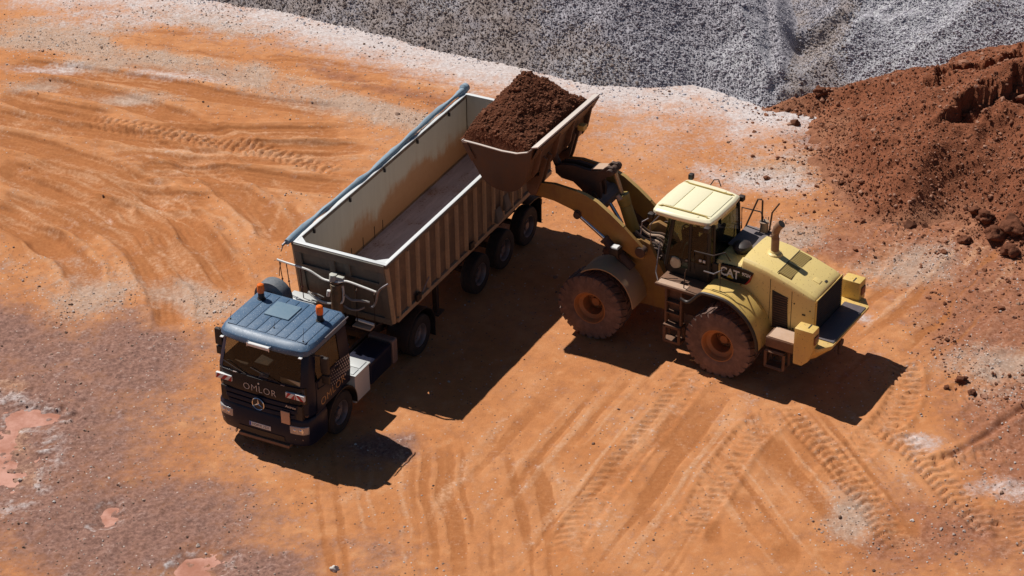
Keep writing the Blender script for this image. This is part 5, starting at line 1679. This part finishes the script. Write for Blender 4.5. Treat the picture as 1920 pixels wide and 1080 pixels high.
# rear fenders with rubber lip
fo = [(1.01, 1.81), (.79, 1.78), (.50, 2.09), (.30, 2.14), (-.05, 2.13), (-.29, 2.06), (-.55, 1.90), (-.74, 1.72), (-.88, 1.50), (-.97, 1.26), (-1.0, 1.02)]
for s in (-1, 1):
    a, b = s * .70, s * 1.40
    y0, y1 = min(a, b), max(a, b)
    P = smooth_path(fo[2:], 4)
    mb = MB().strip(P, -.035, y0, y1)
    fd = obj('rear_fender', mb, M_yel, LD, .006, 1, 40)
    mb = MB().tube([(x, s * 1.43, z) for x, z in smooth_path(fo, 4)], .042, 8)
    obj('rubber_lip', mb, M_black, fd)
    mb = MB().strip([(x, z + .004) for x, z in smooth_path([(.50, 2.09), (.30, 2.14), (-.05, 2.13), (-.20, 2.09)], 4)], .012, min(s * 1.02, s * 1.38), max(s * 1.02, s * 1.38))
    obj('fender_step', mb, M_dust, fd)
    mb = MB().strip([(-.235, 2.09), (-.40, 2.015), (-.47, 1.965)], .02, min(s * 1.02, s * 1.38), max(s * 1.02, s * 1.38))
    obj('fender_pad', mb, M_yel, fd, .005)
    mb = MB().strip([(-.50, 1.955), (-.74, 1.735), (-.89, 1.5), (-.98, 1.26)], .012, min(s * 1.03, s * 1.05), max(s * 1.03, s * 1.05))
    obj('fender_seam', mb, M_mesh, fd)
    # battery box and rear step below
    mb = MB().box(-1.86, -1.14, min(s * .74, s * 1.30), max(s * .74, s * 1.30), 1.14, 1.40)
    bb = obj('battery_box', mb, M_brown, LD, .03)
    mb = MB().box(-1.84, -1.20, min(s * .80, s * 1.28), max(s * .80, s * 1.28), 1.402, 1.425)
    obj('box_lid', mb, M_dust, bb, .008)
    fr = [(-1.62, .62), (-1.16, .62), (-1.16, 1.04), (-1.62, 1.04)]
    mb = MB()
    for (xa, za), (xb, zb_) in zip(fr, fr[1:] + fr[:1]):
        for yv in (s * 1.02, s * 1.30):
            mb.tube([(xa, yv, za), (xb, yv, zb_)], .038, 4)
    mb.box(-1.62, -1.16, min(s * 1.0, s * 1.32), max(s * 1.0, s * 1.32), .60, .635).box(-1.62, -1.16, min(s * 1.0, s * 1.32), max(s * 1.0, s * 1.32), 1.03, 1.06)
    obj('rear_step', mb, M_brown, LD)
    # access ladder
    mb = MB()
    for x in (1.06, 1.46):
        mb.box(x - .025, x + .025, min(s * 1.18, s * 1.30), max(s * 1.18, s * 1.30), .95, 1.92)
    mb.box(1.06, 1.46, min(s * 1.12, s * 1.16), max(s * 1.12, s * 1.16), .95, 1.9)
    ld_ = obj('ladder', mb, M_brown, LD, .006)
    for z in (1.22, 1.52):
        mb = MB().box(1.085, 1.435, min(s * 1.165, s * 1.31), max(s * 1.165, s * 1.31), z, z + .035)
        obj('ladder_step', mb, M_brown, ld_)
    mb = MB()
    for yv in (s * 1.10, s * 1.34):
        mb.box(1.03, 1.10, min(yv - .02, yv + .02), max(yv - .02, yv + .02), .50, .92).box(1.42, 1.49, min(yv - .02, yv + .02), max(yv - .02, yv + .02), .50, .92)
    mb.box(1.03, 1.49, min(s * 1.08, s * 1.36), max(s * 1.08, s * 1.36), .86, .93).box(1.03, 1.49, min(s * 1.08, s * 1.36), max(s * 1.08, s * 1.36), .46, .52)
    obj('bottom_step', mb, M_brown, ld_, .006)
    # platform beside the cab
    mb = MB().box(.62, 1.74, min(s * .70, s * 1.34), max(s * .70, s * 1.34), 1.90, 1.97)
    pf = obj('side_platform', mb, M_brown, LD, .015)
    mb = MB().hexa([(.93, s * 1.10, 1.972), (1.70, s * 1.10, 1.972), (1.70, s * 1.32, 1.972), (.93, s * 1.32, 1.972), (.95, s * 1.12, 1.992), (1.68, s * 1.12, 1.992), (1.68, s * 1.31, 1.992), (.95, s * 1.31, 1.992)])
    obj('dust_layer', mb, M_dust, pf)
    # handrails
    mb = MB().tube([(.79, s * 1.18, 2.45), (.80, s * 1.18, 3.02), (.31, s * 1.18, 3.04), (.13, s * .95, 3.06), (.10, s * .75, 2.75)], .017, 6)
    obj('handrail', mb, M_black, LD)
    mb = MB().tube([(.55, s * 1.18, 2.56), (.29, s * 1.18, 2.56), (.13, s * .95, 2.62)], .017, 6)
    obj('handrail', mb, M_steel, LD)
    mb = MB().tube([(.11, s * 1.2, 2.12), (.11, s * 1.2, 2.95)], .010, 6)
    obj('handrail_post', mb, M_blackdust, LD)
    mb = MB().tube([(1.72, s * 1.22, 1.98), (1.84, s * 1.10, 2.1), (1.90, s * .82, 2.75)], .016, 6)
    obj('handrail', mb, M_steel, LD)
    mb = MB().tube([(1.02, s * 1.25, 1.98), (1.0, s * 1.24, 2.40), (.98, s * 1.22, 2.5)], .014, 6)
    obj('handrail', mb, M_blackdust, LD)

# ---------------------------------------------------------------- cab
def cabring(z, xf, xr, w, cr=.16):
    h = [(xf, 0), (xf - .02, w * .55), (xf - .10, w - .06), (xf - cr - .10, w), (1.15, w), (xr + .08, w), (xr, w - .10), (xr, 0)]
    return [(x, y, z) for x, y in h + [(x, -y) for x, y in h[-2:0:-1]]]
cl = [(1.78, 1.86, .60, .73), (2.18, 1.98, .58, .75), (2.42, 2.02, .56, .76), (3.44, 1.86, .60, .71)]
glassf = {(2, i) for i in range(14) if i not in (2, 11)}
mb = MB().loft([cabring(*a) for a in cl[:3]], {(1, 3), (1, 0), (1, 13), (1, 10)}, True, False)
cab = obj('cab', mb, M_cabblack, LD, .015)
lo, hi = cabring(*cl[2]), cabring(*cl[3])
def lpane(name, idx, lv_=2):
    A, B_ = cabring(*cl[lv_]), cabring(*cl[lv_ + 1])
    mb = MB()
    for i in idx:
        j = (i + 1) % 14
        mb.poly([A[i], A[j], B_[j], B_[i]])
    bmesh.ops.remove_doubles(mb.bm, verts=mb.bm.verts, dist=1e-4)
    return obj(name, mb, M_lglass, cab, ang=60)
lpane('windscreen', (12, 13, 0, 1, 2, 11)) if False else lpane('windscreen', (13, 0))
lpane('windscreen_corner', (1, 2)); lpane('windscreen_corner', (11, 12))
lpane('door_window', (3,)); lpane('side_window', (4,)); lpane('side_window', (9,)); lpane('door_window', (10,))
lpane('rear_window', (6, 7)); lpane('rear_corner_window', (5,)); lpane('rear_corner_window', (8,))
lpane('lower_door_window', (3,), 1); lpane('lower_door_window', (10,), 1); lpane('lower_windscreen', (13, 0), 1)
for i, r_ in ((3, .045), (11, .045), (4, .04), (10, .04), (5, .05), (9, .05), (6, .03), (8, .03)):
    a, b = Vector(lo[i]), Vector(hi[i])
    mb = MB().tube([a - Vector((0, 0, .25)), b + Vector((0, 0, .03))], r_, 8)
    obj('cab_pillar', mb, M_cabblack, cab)
for y in (-.735, .735):
    mb = MB().box(.62, 1.72, y - .03, y + .03, 2.36, 2.43)
    obj('waist_rail', mb, M_cabblack, cab, .01)
# interior
mb = MB().box(.9, 1.38, -.26, .26, 2.28, 2.42)
mb.hexa([(.86, -.25, 2.36), (1.0, -.25, 2.36), (1.0, .25, 2.36), (.86, .25, 2.36), (.70, -.22, 3.10), (.80, -.22, 3.10), (.80, .22, 3.10), (.70, .22, 3.10)])
mb.box(.92, 1.3, -.2, .2, 1.9, 2.28)
obj('operator_seat', mb, M_cabblack, cab, .04)
mb = MB().lathe([(.185, -.016), (.205, 0), (.185, .016), (.17, 0)], (0, 0, 0), 24, 'z', True).box(-.17, .17, -.02, .02, -.02, 0)
mb.xf(Matrix.Translation((1.58, 0, 2.72)) @ Matrix.Rotation(R(-38), 4, 'Y'))
mb.cyl((1.60, 0, 2.70), (1.76, 0, 2.2), .04, seg=10)
obj('steering_wheel', mb, M_cabblack, cab)
mb = MB().box(.72, 1.2, -.64, -.36, 1.9, 2.5)
obj('side_console', mb, M_cabblack, cab, .03)
mb = MB().lathe([(.02, -.02), (.13, -.015), (.155, .0), (.14, .03), (.05, .045)], (0, 0, 0), 14, 'y')
for v in mb.bm.verts:
    v.co += Vector((mnoise.noise(v.co * 9) * .03, 0, mnoise.noise(v.co * 9 + Vector((5, 0, 0))) * .03))
mb.xf(Matrix.Translation((1.50, .775, 2.30)))
obj('pale_door_disc', mb, mat('pale_cream', (.62, .55, .38), .7, 0, .3, scale=12), cab)
for x in (.86, .76):
    mb = MB().box(x - .03, x + .03, .755, .775, 2.50, 2.56)
    obj('door_sticker', mb, M_white, cab)
mb = MB().box(1.18, 1.24, .76, .79, 2.42, 2.46)
obj('door_handle', mb, M_steel, cab, .008)
# roof shell with ribs and panels
def roofring(z, xf, xr, w, wr):
    h = [(xf, 0), (xf - .015, w * .6), (xf - .07, w - .05), (xf - .16, w), (1.5, w), (1.1, (w + wr) / 2 + .02), (xr + .12, wr), (xr + .03, wr - .05), (xr, wr * .6), (xr, 0)]
    return [(x, y, z) for x, y in h + [(x, -y) for x, y in h[-2:0:-1]]]
mb = MB().loft([roofring(*a) for a in ((3.44, 2.08, .66, .80, .72), (3.50, 2.17, .61, .86, .78), (3.57, 2.17, .61, .86, .78), (3.615, 2.10, .67, .80, .72))])
rf = obj('cab_roof', mb, M_yelroof, LD, .015, 2, 40)
for k, (xa, xb) in enumerate(((1.72, 2.02), (1.25, 1.69), (.74, 1.22))):
    mb = MB().hexa([(xa, -.56, 3.60), (xb, -.58, 3.60), (xb, .58, 3.60), (xa, .56, 3.60), (xa, -.54, 3.632), (xb, -.56, 3.632), (xb, .56, 3.632), (xa, .54, 3.632)])
    obj('roof_panel', mb, M_yelroof, rf, .012)
for s in (-1, 1):
    mb = MB().tube(smooth_path([(2.06, s * .64, 3.60), (1.98, s * .655, 3.635), (1.9, s * .62, 3.63), (1.4, s * .61, 3.635), (.86, s * .60, 3.635), (.80, s * .63, 3.63), (.72, s * .62, 3.60)], 3), .016, 6)
    obj('roof_rib', mb, mat('roof_rib_shade', (.55, .40, .12), .5), rf)
    mb = MB().box(.98, 1.03, s * .68 - .025, s * .68 + .025, 3.61, 3.628)
    obj('lifting_eye', mb, M_yelroof, rf, .006)
    for x, z in ((2.12, 3.42), (.66, 3.46)):
        mb = MB().box(x - .07, x + .07, s * .86 - .07, s * .86 + .07, z - .06, z + .07)
        wl = obj('work_lamp', mb, M_black, LD, .025, 2)
mb = MB().box(1.98, 2.09, -.99, -.86, 3.56, 3.70)
obj('roof_beacon_box', mb, M_black, LD, .02)
mb = MB().tube([(1.5, -.86, 3.56), (1.42, -.9, 3.72), (1.30, -.9, 3.76), (1.22, -.88, 3.60)], .014, 6)
obj('roof_bracket', mb, M_black, LD)
# front light brackets on the left of the cab nose
for pts in ([(2.06, .72, 3.40), (2.32, .92, 3.22), (2.34, .95, 2.9)], [(2.02, .55, 3.35), (2.28, .62, 3.0), (2.26, .6, 2.5)]):
    mb = MB().tube(pts, .016, 6)
    obj('mirror_arm', mb, M_steel, LD)
mb = MB().box(2.24, 2.31, -1.18, -.98, 2.95, 3.28)
obj('mirror_head', mb, M_black, LD, .03)
# rods and canister on the far side
for pts, nm in (([(.60, -.95, 2.60), (.28, -.95, 3.50), (.18, -.95, 3.52)], 'mirror_rod'), ([(.15, -.95, 2.70), (.16, -.95, 3.50)], 'mirror_rod'), ([(-.02, -.95, 2.50), (-.10, -.95, 3.25), (-.26, -.98, 3.52)], 'mirror_rod')):
    obj(nm, MB().tube(pts, .022, 6), M_dkbrown, LD)
mb = MB().cyl((.09, -.95, 2.62), (.09, -.95, 2.92), .10, seg=18).cyl((.09, -.95, 2.92), (.09, -.95, 2.96), .115, seg=18)
obj('filter_canister', mb, M_can, LD, .008)

# ---------------------------------------------------------------- front half (local frame of the front frame)
def fobj(name, mb, m, parent=LD, **k):
    mb.xf(FM)
    return obj(name, mb, m, parent, **k)
mb = MB()
for s in (-1, 1):
    y0, y1 = min(s * .40, s * .52), max(s * .40, s * .52)
    mb.prism([(.15, .75), (.10, 1.5), (.42, 2.05), (.62, 2.42), (.86, 2.50), (1.10, 2.36), (1.35, 1.7), (1.75, 1.30), (2.25, 1.15), (2.25, .75)], y0, y1)
mb.box(.2, 2.2, -.39, .39, .70, 1.15).box(.35, .75, -.39, .39, 1.16, 1.9)
mb.cyl((1.725, -.95, ZW), (1.725, .95, ZW), .2, seg=20)
ff = fobj('front_frame', mb, M_yeldirty, bev=.015)
mb = MB().box(.42, .95, -.38, .38, 1.95, 2.02)
fobj('frame_deck', mb, M_dkbrown, ff)
for k in range(5):
    y = -.28 + k * .14
    mb = MB().tube(smooth_path([(.35, y, 2.05), (.60, y * .9, 2.30), (.95, y * .8, 2.28), (1.20, y * .7, 2.42)], 4), .03, 6)
    fobj('hydraulic_hose', mb, M_dust if k % 2 else M_blackdust, LD)
topA = [(.60, 2.32), (.74, 2.46), (.98, 2.66), (1.20, 2.85), (1.52, 3.09), (1.91, 3.34), (2.2, 3.44), (2.45, 3.49), (3.04, 3.53), (3.45, 3.47), (3.66, 3.36)]
botA = [(3.70, 3.22), (3.55, 3.10), (3.05, 3.08), (2.57, 2.97), (2.25, 2.82), (1.92, 2.62), (1.55, 2.42), (1.2, 2.24), (.9, 2.10), (.66, 2.12)]
for s in (-1, 1):
    y0, y1 = min(s * .66, s * .76), max(s * .66, s * .76)
    mb = MB().prism(topA + botA, y0, y1)
    arm = fobj('lift_arm', mb, M_yeldirty, bev=.012)
    mb = MB().strip(topA[3:8], .006, min(s * .655, s * .765), max(s * .655, s * .765))
    fobj('worn_top_edge', mb, mat('rubbed_yellow', (.55, .36, .12), .5, 0, .3), arm)
    for (x, z), r_ in (((.74, 2.30), .13), ((3.58, 3.26), .11), ((2.40, 2.90), .10)):
        mb = MB().cyl((x, s * .62, z), (x, s * .80, z), r_, seg=18)
        fobj('arm_pin', mb, M_dkbrown, arm, bev=.01)
    # lift cylinder
    mb = MB().cyl((2.40, s * .72, 2.86), (1.66, s * .74, 2.40), .055, seg=14)
    mb.xf(Matrix.Identity(4))
    rod = fobj('lift_rod', mb, M_chrome, LD)
    mb = MB().cyl((1.70, s * .74, 2.43), (.95, s * .76, 1.80), .125, seg=18).cyl((1.70, s * .74, 2.43), (1.64, s * .74, 2.38), .145, seg=18)
    fobj('lift_cylinder', mb, M_dkbrown, rod, bev=.01)
    mb = MB().cyl((2.40, s * .64, 2.88), (2.40, s * .84, 2.88), .09, seg=16)
    fobj('rod_eye', mb, M_dkbrown, rod)
    # headlamp on its bracket
    mb = MB().box(1.16, 1.40, s * .98 - .12, s * .98 + .12, 2.22, 2.42)
    hl = fobj('headlamp', mb, M_black, bev=.03)
    mb = MB().hexa([(1.20, s * .98 - .09, 2.421), (1.38, s * .98 - .09, 2.421), (1.38, s * .98 + .09, 2.421), (1.20, s * .98 + .09, 2.421), (1.21, s * .98 - .08, 2.435), (1.37, s * .98 - .08, 2.435), (1.37, s * .98 + .08, 2.435), (1.21, s * .98 + .08, 2.435)])
    fobj('sunlit_lamp_top', mb, M_white, hl)  # white plate paints sunlight on top of the black lamp box
    mb = MB().tube([(1.25, s * .5, 1.95), (1.25, s * .9, 2.05), (1.27, s * .98, 2.22)], .03, 6)
    fobj('lamp_bracket', mb, M_dkbrown, hl)
    # front fender: top plate and rear plate over the wheel
    pf_ = [(1.98, 1.72), (1.80, 1.84), (1.52, 1.94), (1.25, 1.92), (1.0, 1.80), (.82, 1.62), (.68, 1.36), (.62, 1.10)]
    mb = MB().strip(smooth_path(pf_, 3), -.03, min(s * .66, s * 1.40), max(s * .66, s * 1.40))
    fn = fobj('front_fender', mb, M_fend, bev=.006)
    mb = MB().strip(smooth_path([(1.0, 1.80), (.82, 1.62), (.74, 1.5)], 3), .008, min(s * 1.0, s * 1.36), max(s * 1.0, s * 1.36))
    fobj('fender_plate', mb, M_fend, fn)
mb = MB().cyl((2.20, -.66, 2.98), (2.20, .66, 2.98), .13, seg=20)
mb.hexa([(1.98, -.64, 2.82), (2.42, -.64, 2.95), (2.42, .64, 2.95), (1.98, .64, 2.82), (1.98, -.64, 3.0), (2.42, -.64, 3.16), (2.42, .64, 3.16), (1.98, .64, 3.0)])
fobj('cross_tube', mb, mat('grey_dust_plate', (.20, .16, .15), .7, 0, .4, (.26, .19, .16)), bev=.02)
lev = [(1.72, 3.86), (1.80, 3.99), (1.95, 3.99), (2.12, 3.84), (2.42, 3.77), (2.85, 3.80), (3.20, 3.74), (3.34, 3.64), (3.32, 3.48), (3.16, 3.38), (2.85, 3.36), (2.62, 3.20), (2.50, 3.0), (2.30, 2.92), (2.12, 3.02), (2.10, 3.25), (2.14, 3.52), (1.92, 3.72)]
mb = MB()
for y0, y1 in ((-.17, -.07), (.07, .17)):
    mb.prism(lev, y0, y1)
mb.cyl((2.32, -.24, 3.10), (2.32, .24, 3.10), .15, seg=20).cyl((1.84, -.26, 3.88), (1.84, .26, 3.88), .085, seg=18)
mb.box(2.2, 3.0, -.06, .06, 3.42, 3.7)
bl = fobj('bell_crank', mb, M_dkbrown, bev=.012)
mb = MB().box(1.98, 2.36, -.16, .16, 3.86, 3.875)
mb.xf(Matrix.Translation((2.17, 0, 3.86)) @ Matrix.Rotation(R(13), 4, 'Y') @ Matrix.Translation((-2.17, 0, -3.86)))
fobj('dust_on_crank', mb, M_dust, bl)
mb = MB().cyl((1.84, 0, 3.88), (1.60, 0, 3.20), .055, seg=14)
trd = fobj('tilt_rod', mb, mat('tan_rod', (.42, .30, .18), .35, .5, .3), LD)
mb = MB().cyl((1.62, 0, 3.26), (1.57, 0, 3.12), .165, seg=20).cyl((1.57, 0, 3.12), (1.52, 0, 2.98), .165, .15, seg=20).cyl((1.52, 0, 2.98), (1.30, 0, 2.36), .15, .155, seg=20)
fobj('tilt_cylinder', mb, mat('olive_yellow_cylinder', (.34, .235, .05), .5, 0, .3, (.3, .2, .08)), trd, bev=.01)
mb = MB().cyl((1.58, .16, 3.20), (1.66, .16, 3.30), .07, .05, 12)
fobj('rod_wiper', mb, M_dust, trd)
mb = MB().cyl((1.85, .18, 3.05), (1.50, .22, 2.60), .045, seg=10)
fobj('hydraulic_pipe', mb, M_chrome, LD)
mb = MB().tube([(3.30, 0, 3.56), (3.42, 0, 3.80), (3.50, 0, 4.0)], .09, 8)
fobj('bucket_link', mb, M_dkbrown, bl)

# bucket -------------------------------------------------------------------------------------------------
BW = 1.55
pr = [(5.06, 4.55), (4.80, 4.10), (4.53, 3.69), (4.26, 3.53), (3.98, 3.49), (3.72, 3.54), (3.50, 3.70), (3.37, 3.95), (3.26, 4.35), (3.17, 4.80)]
prs = smooth_path(pr, 3)
mb = MB().strip(prs, -.045, -BW, BW)
bk = fobj('bucket', mb, M_bkt, bev=.006)
for s in (-1, 1):
    prof = pr + [(3.30, 4.66), (3.60, 4.56), (4.0, 4.53), (4.6, 4.55)]
    mb = MB().prism(prof, min(s * (BW - .035), s * (BW + .005)), max(s * (BW - .035), s * (BW + .005)))
    sp_ = fobj('side_plate', mb, M_bkt, bk, bev=.005)
    mb = MB().strip([(3.19, 4.78), (3.31, 4.665), (3.60, 4.565), (4.0, 4.535), (4.6, 4.555), (5.05, 4.56)], .022, min(s * (BW - .045), s * (BW + .012)), max(s * (BW - .045), s * (BW + .012)))
    fobj('worn_rim', mb, M_edge, sp_)
    mb = MB().prism([(5.06, 4.55), (4.80, 4.10), (4.70, 4.20), (4.92, 4.56)], min(s * (BW + .006), s * (BW + .04)), max(s * (BW + .006), s * (BW + .04)))
    fobj('side_cutter', mb, M_bkt, sp_, bev=.006)
    # ears at the back that carry the arm and the link
    mb = MB()
    for yv in (s * .60, s * .82):
        mb.prism([(3.40, 3.72), (3.30, 4.25), (3.18, 4.2), (3.35, 3.55), (3.50, 3.15), (3.62, 3.12), (3.72, 3.25), (3.75, 3.53)], yv - .03, yv + .03)
    fobj('arm_ear', mb, M_brown, bk, bev=.008)
mb = MB().strip([(4.96, 4.38), (5.08, 4.58)], .05, -BW - .02, BW + .02)
fobj('cutting_edge', mb, M_edge, bk, bev=.005)
mb = MB().hexa([(3.02, -BW, 4.86), (3.20, -BW, 4.80), (3.20, BW, 4.80), (3.02, BW, 4.86), (3.03, -BW, 4.895), (3.205, -BW, 4.835), (3.205, BW, 4.835), (3.03, BW, 4.895)])
fobj('spill_guard', mb, M_edge, bk, bev=.006)
mb = MB().strip([(3.22, 4.50), (3.04, 4.84)], .03, -BW * .98, BW * .98)
fobj('guard_backing', mb, M_bkt, bk, bev=.006)
for yv in (-1.25, -.35, .35, 1.25):
    mb = MB().prism([(3.20, 4.70), (3.08, 4.66), (3.20, 4.10), (3.34, 3.86), (3.36, 4.0)], yv - .03, yv + .03)
    fobj('back_rib', mb, M_brown, bk, bev=.006)
mb = MB().box(3.05, 3.22, -.95, -.75, 4.22, 4.36)
fobj('yellow_stop', mb, M_yel, bk, bev=.02)

# soil heaped in the bucket: its own thing
LB = Matrix.Translation(L_LOC) @ Matrix.Rotation(L_YAW, 4, 'Z') @ FM
nu, nv = 110, 170
uu, vv = np.linspace(3.22, 5.15, nu), np.linspace(-BW + .04, BW - .04, nv)
U, V = np.meshgrid(uu, vv)
base = np.interp(U, [3.22, 3.35, 3.7, 4.2, 4.7, 5.12], [4.70, 4.62, 4.54, 4.52, 4.54, 4.60])
a = np.clip(np.minimum((5.20 - U) * 1.55, (U - 3.22) * .80 + .02), 0, 3)
e = np.clip(np.minimum((BW + .02 - V) * .62 + .08, (BW + .02 + V) * 1.25), 0, 3)
hh = -np.log(np.exp(-a * 5) + np.exp(-e * 5) + np.exp(-(1.12 - .05 * V) * 5)) / 5 + .13
hh = np.clip(hh, 0, 2)
edge = sstep(0, .16, np.minimum(np.minimum(5.15 - U, U - 3.22), np.minimum(BW - V, BW + V)))
ns = (fbm(U, V, 2.2, 4, 71) - .5) * .26 + (fbm(U, V, 9, 3, 72) - .5) * .085
Zs = base + hh * edge + ns * edge - .03
for cx, cy, rr, dp in ((4.33, -.72, .16, .10), (3.6, .9, .22, .06)):
    Zs -= dp * np.exp(-(np.hypot(U - cx, V - cy) / rr) ** 2)
sh = grid_mesh('soil_heap', uu, vv, Zs, soil_mat('bucket_soil', (.085, .028, .014), (.14, .049, .025), 16))
link(sh)
sh.matrix_world = LB
tag(sh, 'heap of dark brown soil piled high in the raised loader bucket', 'soil')
n = 3600
ui, vi = rng.integers(4, nu - 3, n), rng.integers(4, nv - 4, n)
Pq = np.stack([uu[ui], vv[vi], Zs[vi, ui]], -1)
o = scatter('soil_crumb', Pq, rng.lognormal(math.log(.015), .5, n), st_soil, sh, .8, rng.random(n) * .35)
o.modifiers[0].node_group = stone_group(st_soil)

# ---------------------------------------------------------------- operator on the seat
def skin_body(name, verts, edges, radii, m, parent=None, sub=2):
    me = bpy.data.meshes.new(name)
    me.from_pydata(verts, edges, [])
    o = bpy.data.objects.new(name, me)
    link(o, parent)
    md = o.modifiers.new('skin', 'SKIN')
    md.use_smooth_shade = True
    for sv, r_ in zip(me.skin_vertices[0].data if me.skin_vertices else [], radii):
        sv.radius = (r_, r_)
    sm_ = o.modifiers.new('sub', 'SUBSURF')
    sm_.levels = sub
    sm_.render_levels = sub
    me.materials.append(m)
    return o
def person():
    V = [(1.12, 0, 2.47), (1.06, 0, 2.64), (1.02, 0, 2.80), (1.04, 0, 2.93), (1.07, 0, 3.03), (1.10, 0, 3.12), (1.12, 0, 3.21),            # spine, neck, head 0-6
         (1.04, .19, 2.90), (1.22, .27, 2.66), (1.46, .15, 2.72), (1.54, .12, 2.74),                                                        # left arm 7-10
         (1.04, -.19, 2.90), (1.22, -.27, 2.66), (1.46, -.15, 2.72), (1.54, -.12, 2.74),                                                    # right arm 11-14
         (1.20, .12, 2.47), (1.52, .15, 2.50), (1.62, .15, 2.10), (1.66, .15, 1.96), (1.78, .16, 1.95),                                     # left leg 15-19
         (1.20, -.12, 2.47), (1.52, -.15, 2.50), (1.62, -.15, 2.10), (1.66, -.15, 1.96), (1.78, -.16, 1.95)]
    E = [(0, 1), (1, 2), (2, 3), (3, 4), (4, 5), (5, 6), (3, 7), (7, 8), (8, 9), (9, 10), (3, 11), (11, 12), (12, 13), (13, 14), (0, 15), (15, 16), (16, 17), (17, 18), (18, 19), (0, 20), (20, 21), (21, 22), (22, 23), (23, 24)]
    Rr = [.15, .145, .155, .12, .058, .085, .085, .07, .05, .036, .034, .07, .05, .036, .034, .095, .07, .055, .05, .04, .095, .07, .055, .05, .04]
    me = bpy.data.meshes.new('person')
    me.from_pydata(V, E, [])
    o = bpy.data.objects.new('person', me)
    link(o)
    bm = bmesh.new()
    bm.from_mesh(me)
    sl = bm.verts.layers.skin.verify()
    bm.verts.ensure_lookup_table()
    for v, r_ in zip(bm.verts, Rr):
        v[sl].radius = (r_, r_)
    bm.verts[0][sl].use_root = True
    bm.to_mesh(me)
    bm.free()
    o.modifiers.new('skin', 'SKIN').use_smooth_shade = True
    sb = o.modifiers.new('sub', 'SUBSURF')
    sb.levels = sb.render_levels = 2
    q = NT('operator_skin_and_clothes')
    s = q.n('ShaderNodeSeparateXYZ')
    q.l(q.tc.outputs['Object'], s.inputs[0])
    is_face = q.math('GREATER_THAN', s.outputs[2], 3.02)
    is_hand = q.math('MULTIPLY', q.math('GREATER_THAN', s.outputs[0], 1.30), q.math('GREATER_THAN', s.outputs[2], 2.62))
    q.l(q.mix(q.math('MAXIMUM', is_face, is_hand), q.mix(q.noise(8), (.02, .022, .03), (.05, .05, .055)), (.36, .19, .135)), q.b.inputs['Base Color'])
    q.b.inputs['Roughness'].default_value = .75
    me.materials.append(q.m)
    # dark hair and face details
    mb = MB()
    bmesh.ops.create_icosphere(mb.bm, subdivisions=3, radius=.112)
    for v in mb.bm.verts:
        v.co = Vector((v.co.x * 1.0 + 1.085, v.co.y * .92, v.co.z * 1.0 + 3.205))
    bmesh.ops.delete(mb.bm, geom=[v for v in mb.bm.verts if v.co.z < 3.10 + max(0, (v.co.x - 1.08)) * 1.3], context='VERTS')
    obj('hair', mb, mat('dark_hair', (.012, .010, .009), .6), o, recalc=False)
    mb = MB().lathe([(.012, -.03), (.018, 0), (.010, .02)], (1.205, 0, 3.135), 8, 'z')
    obj('nose', mb, mat('skin', (.36, .19, .135), .6), o)
    for s_ in (-1, 1):
        mb = MB().lathe([(.006, -.01), (.012, 0), (.006, .01)], (1.188, s_ * .032, 3.155), 8, 'x')
        obj('eye', mb, M_black, o)
        # five fingers closed round the wheel rim
        for k in range(5):
            y = s_ * (.10 + .02 * k) if k < 4 else s_ * .075
            z = 2.75 - .012 * k
            if k < 4:
                path = [(1.53, y, z), (1.585, y * .99, z + .01), (1.605, y * .98, z - .022), (1.585, y * .98, z - .04)]
            else:
                path = [(1.52, s_ * .10, 2.76), (1.55, y, 2.785), (1.585, y, 2.79)]
            obj('finger', MB().tube(smooth_path(path, 3), .010 if k < 3 else .009, 6), bpy.data.materials['skin'], o)
    o.matrix_world = Matrix.Translation(L_LOC) @ Matrix.Rotation(L_YAW, 4, 'Z')
    tag(o, 'person with dark hair and dark jacket seated at the loader steering wheel', 'person')
person()
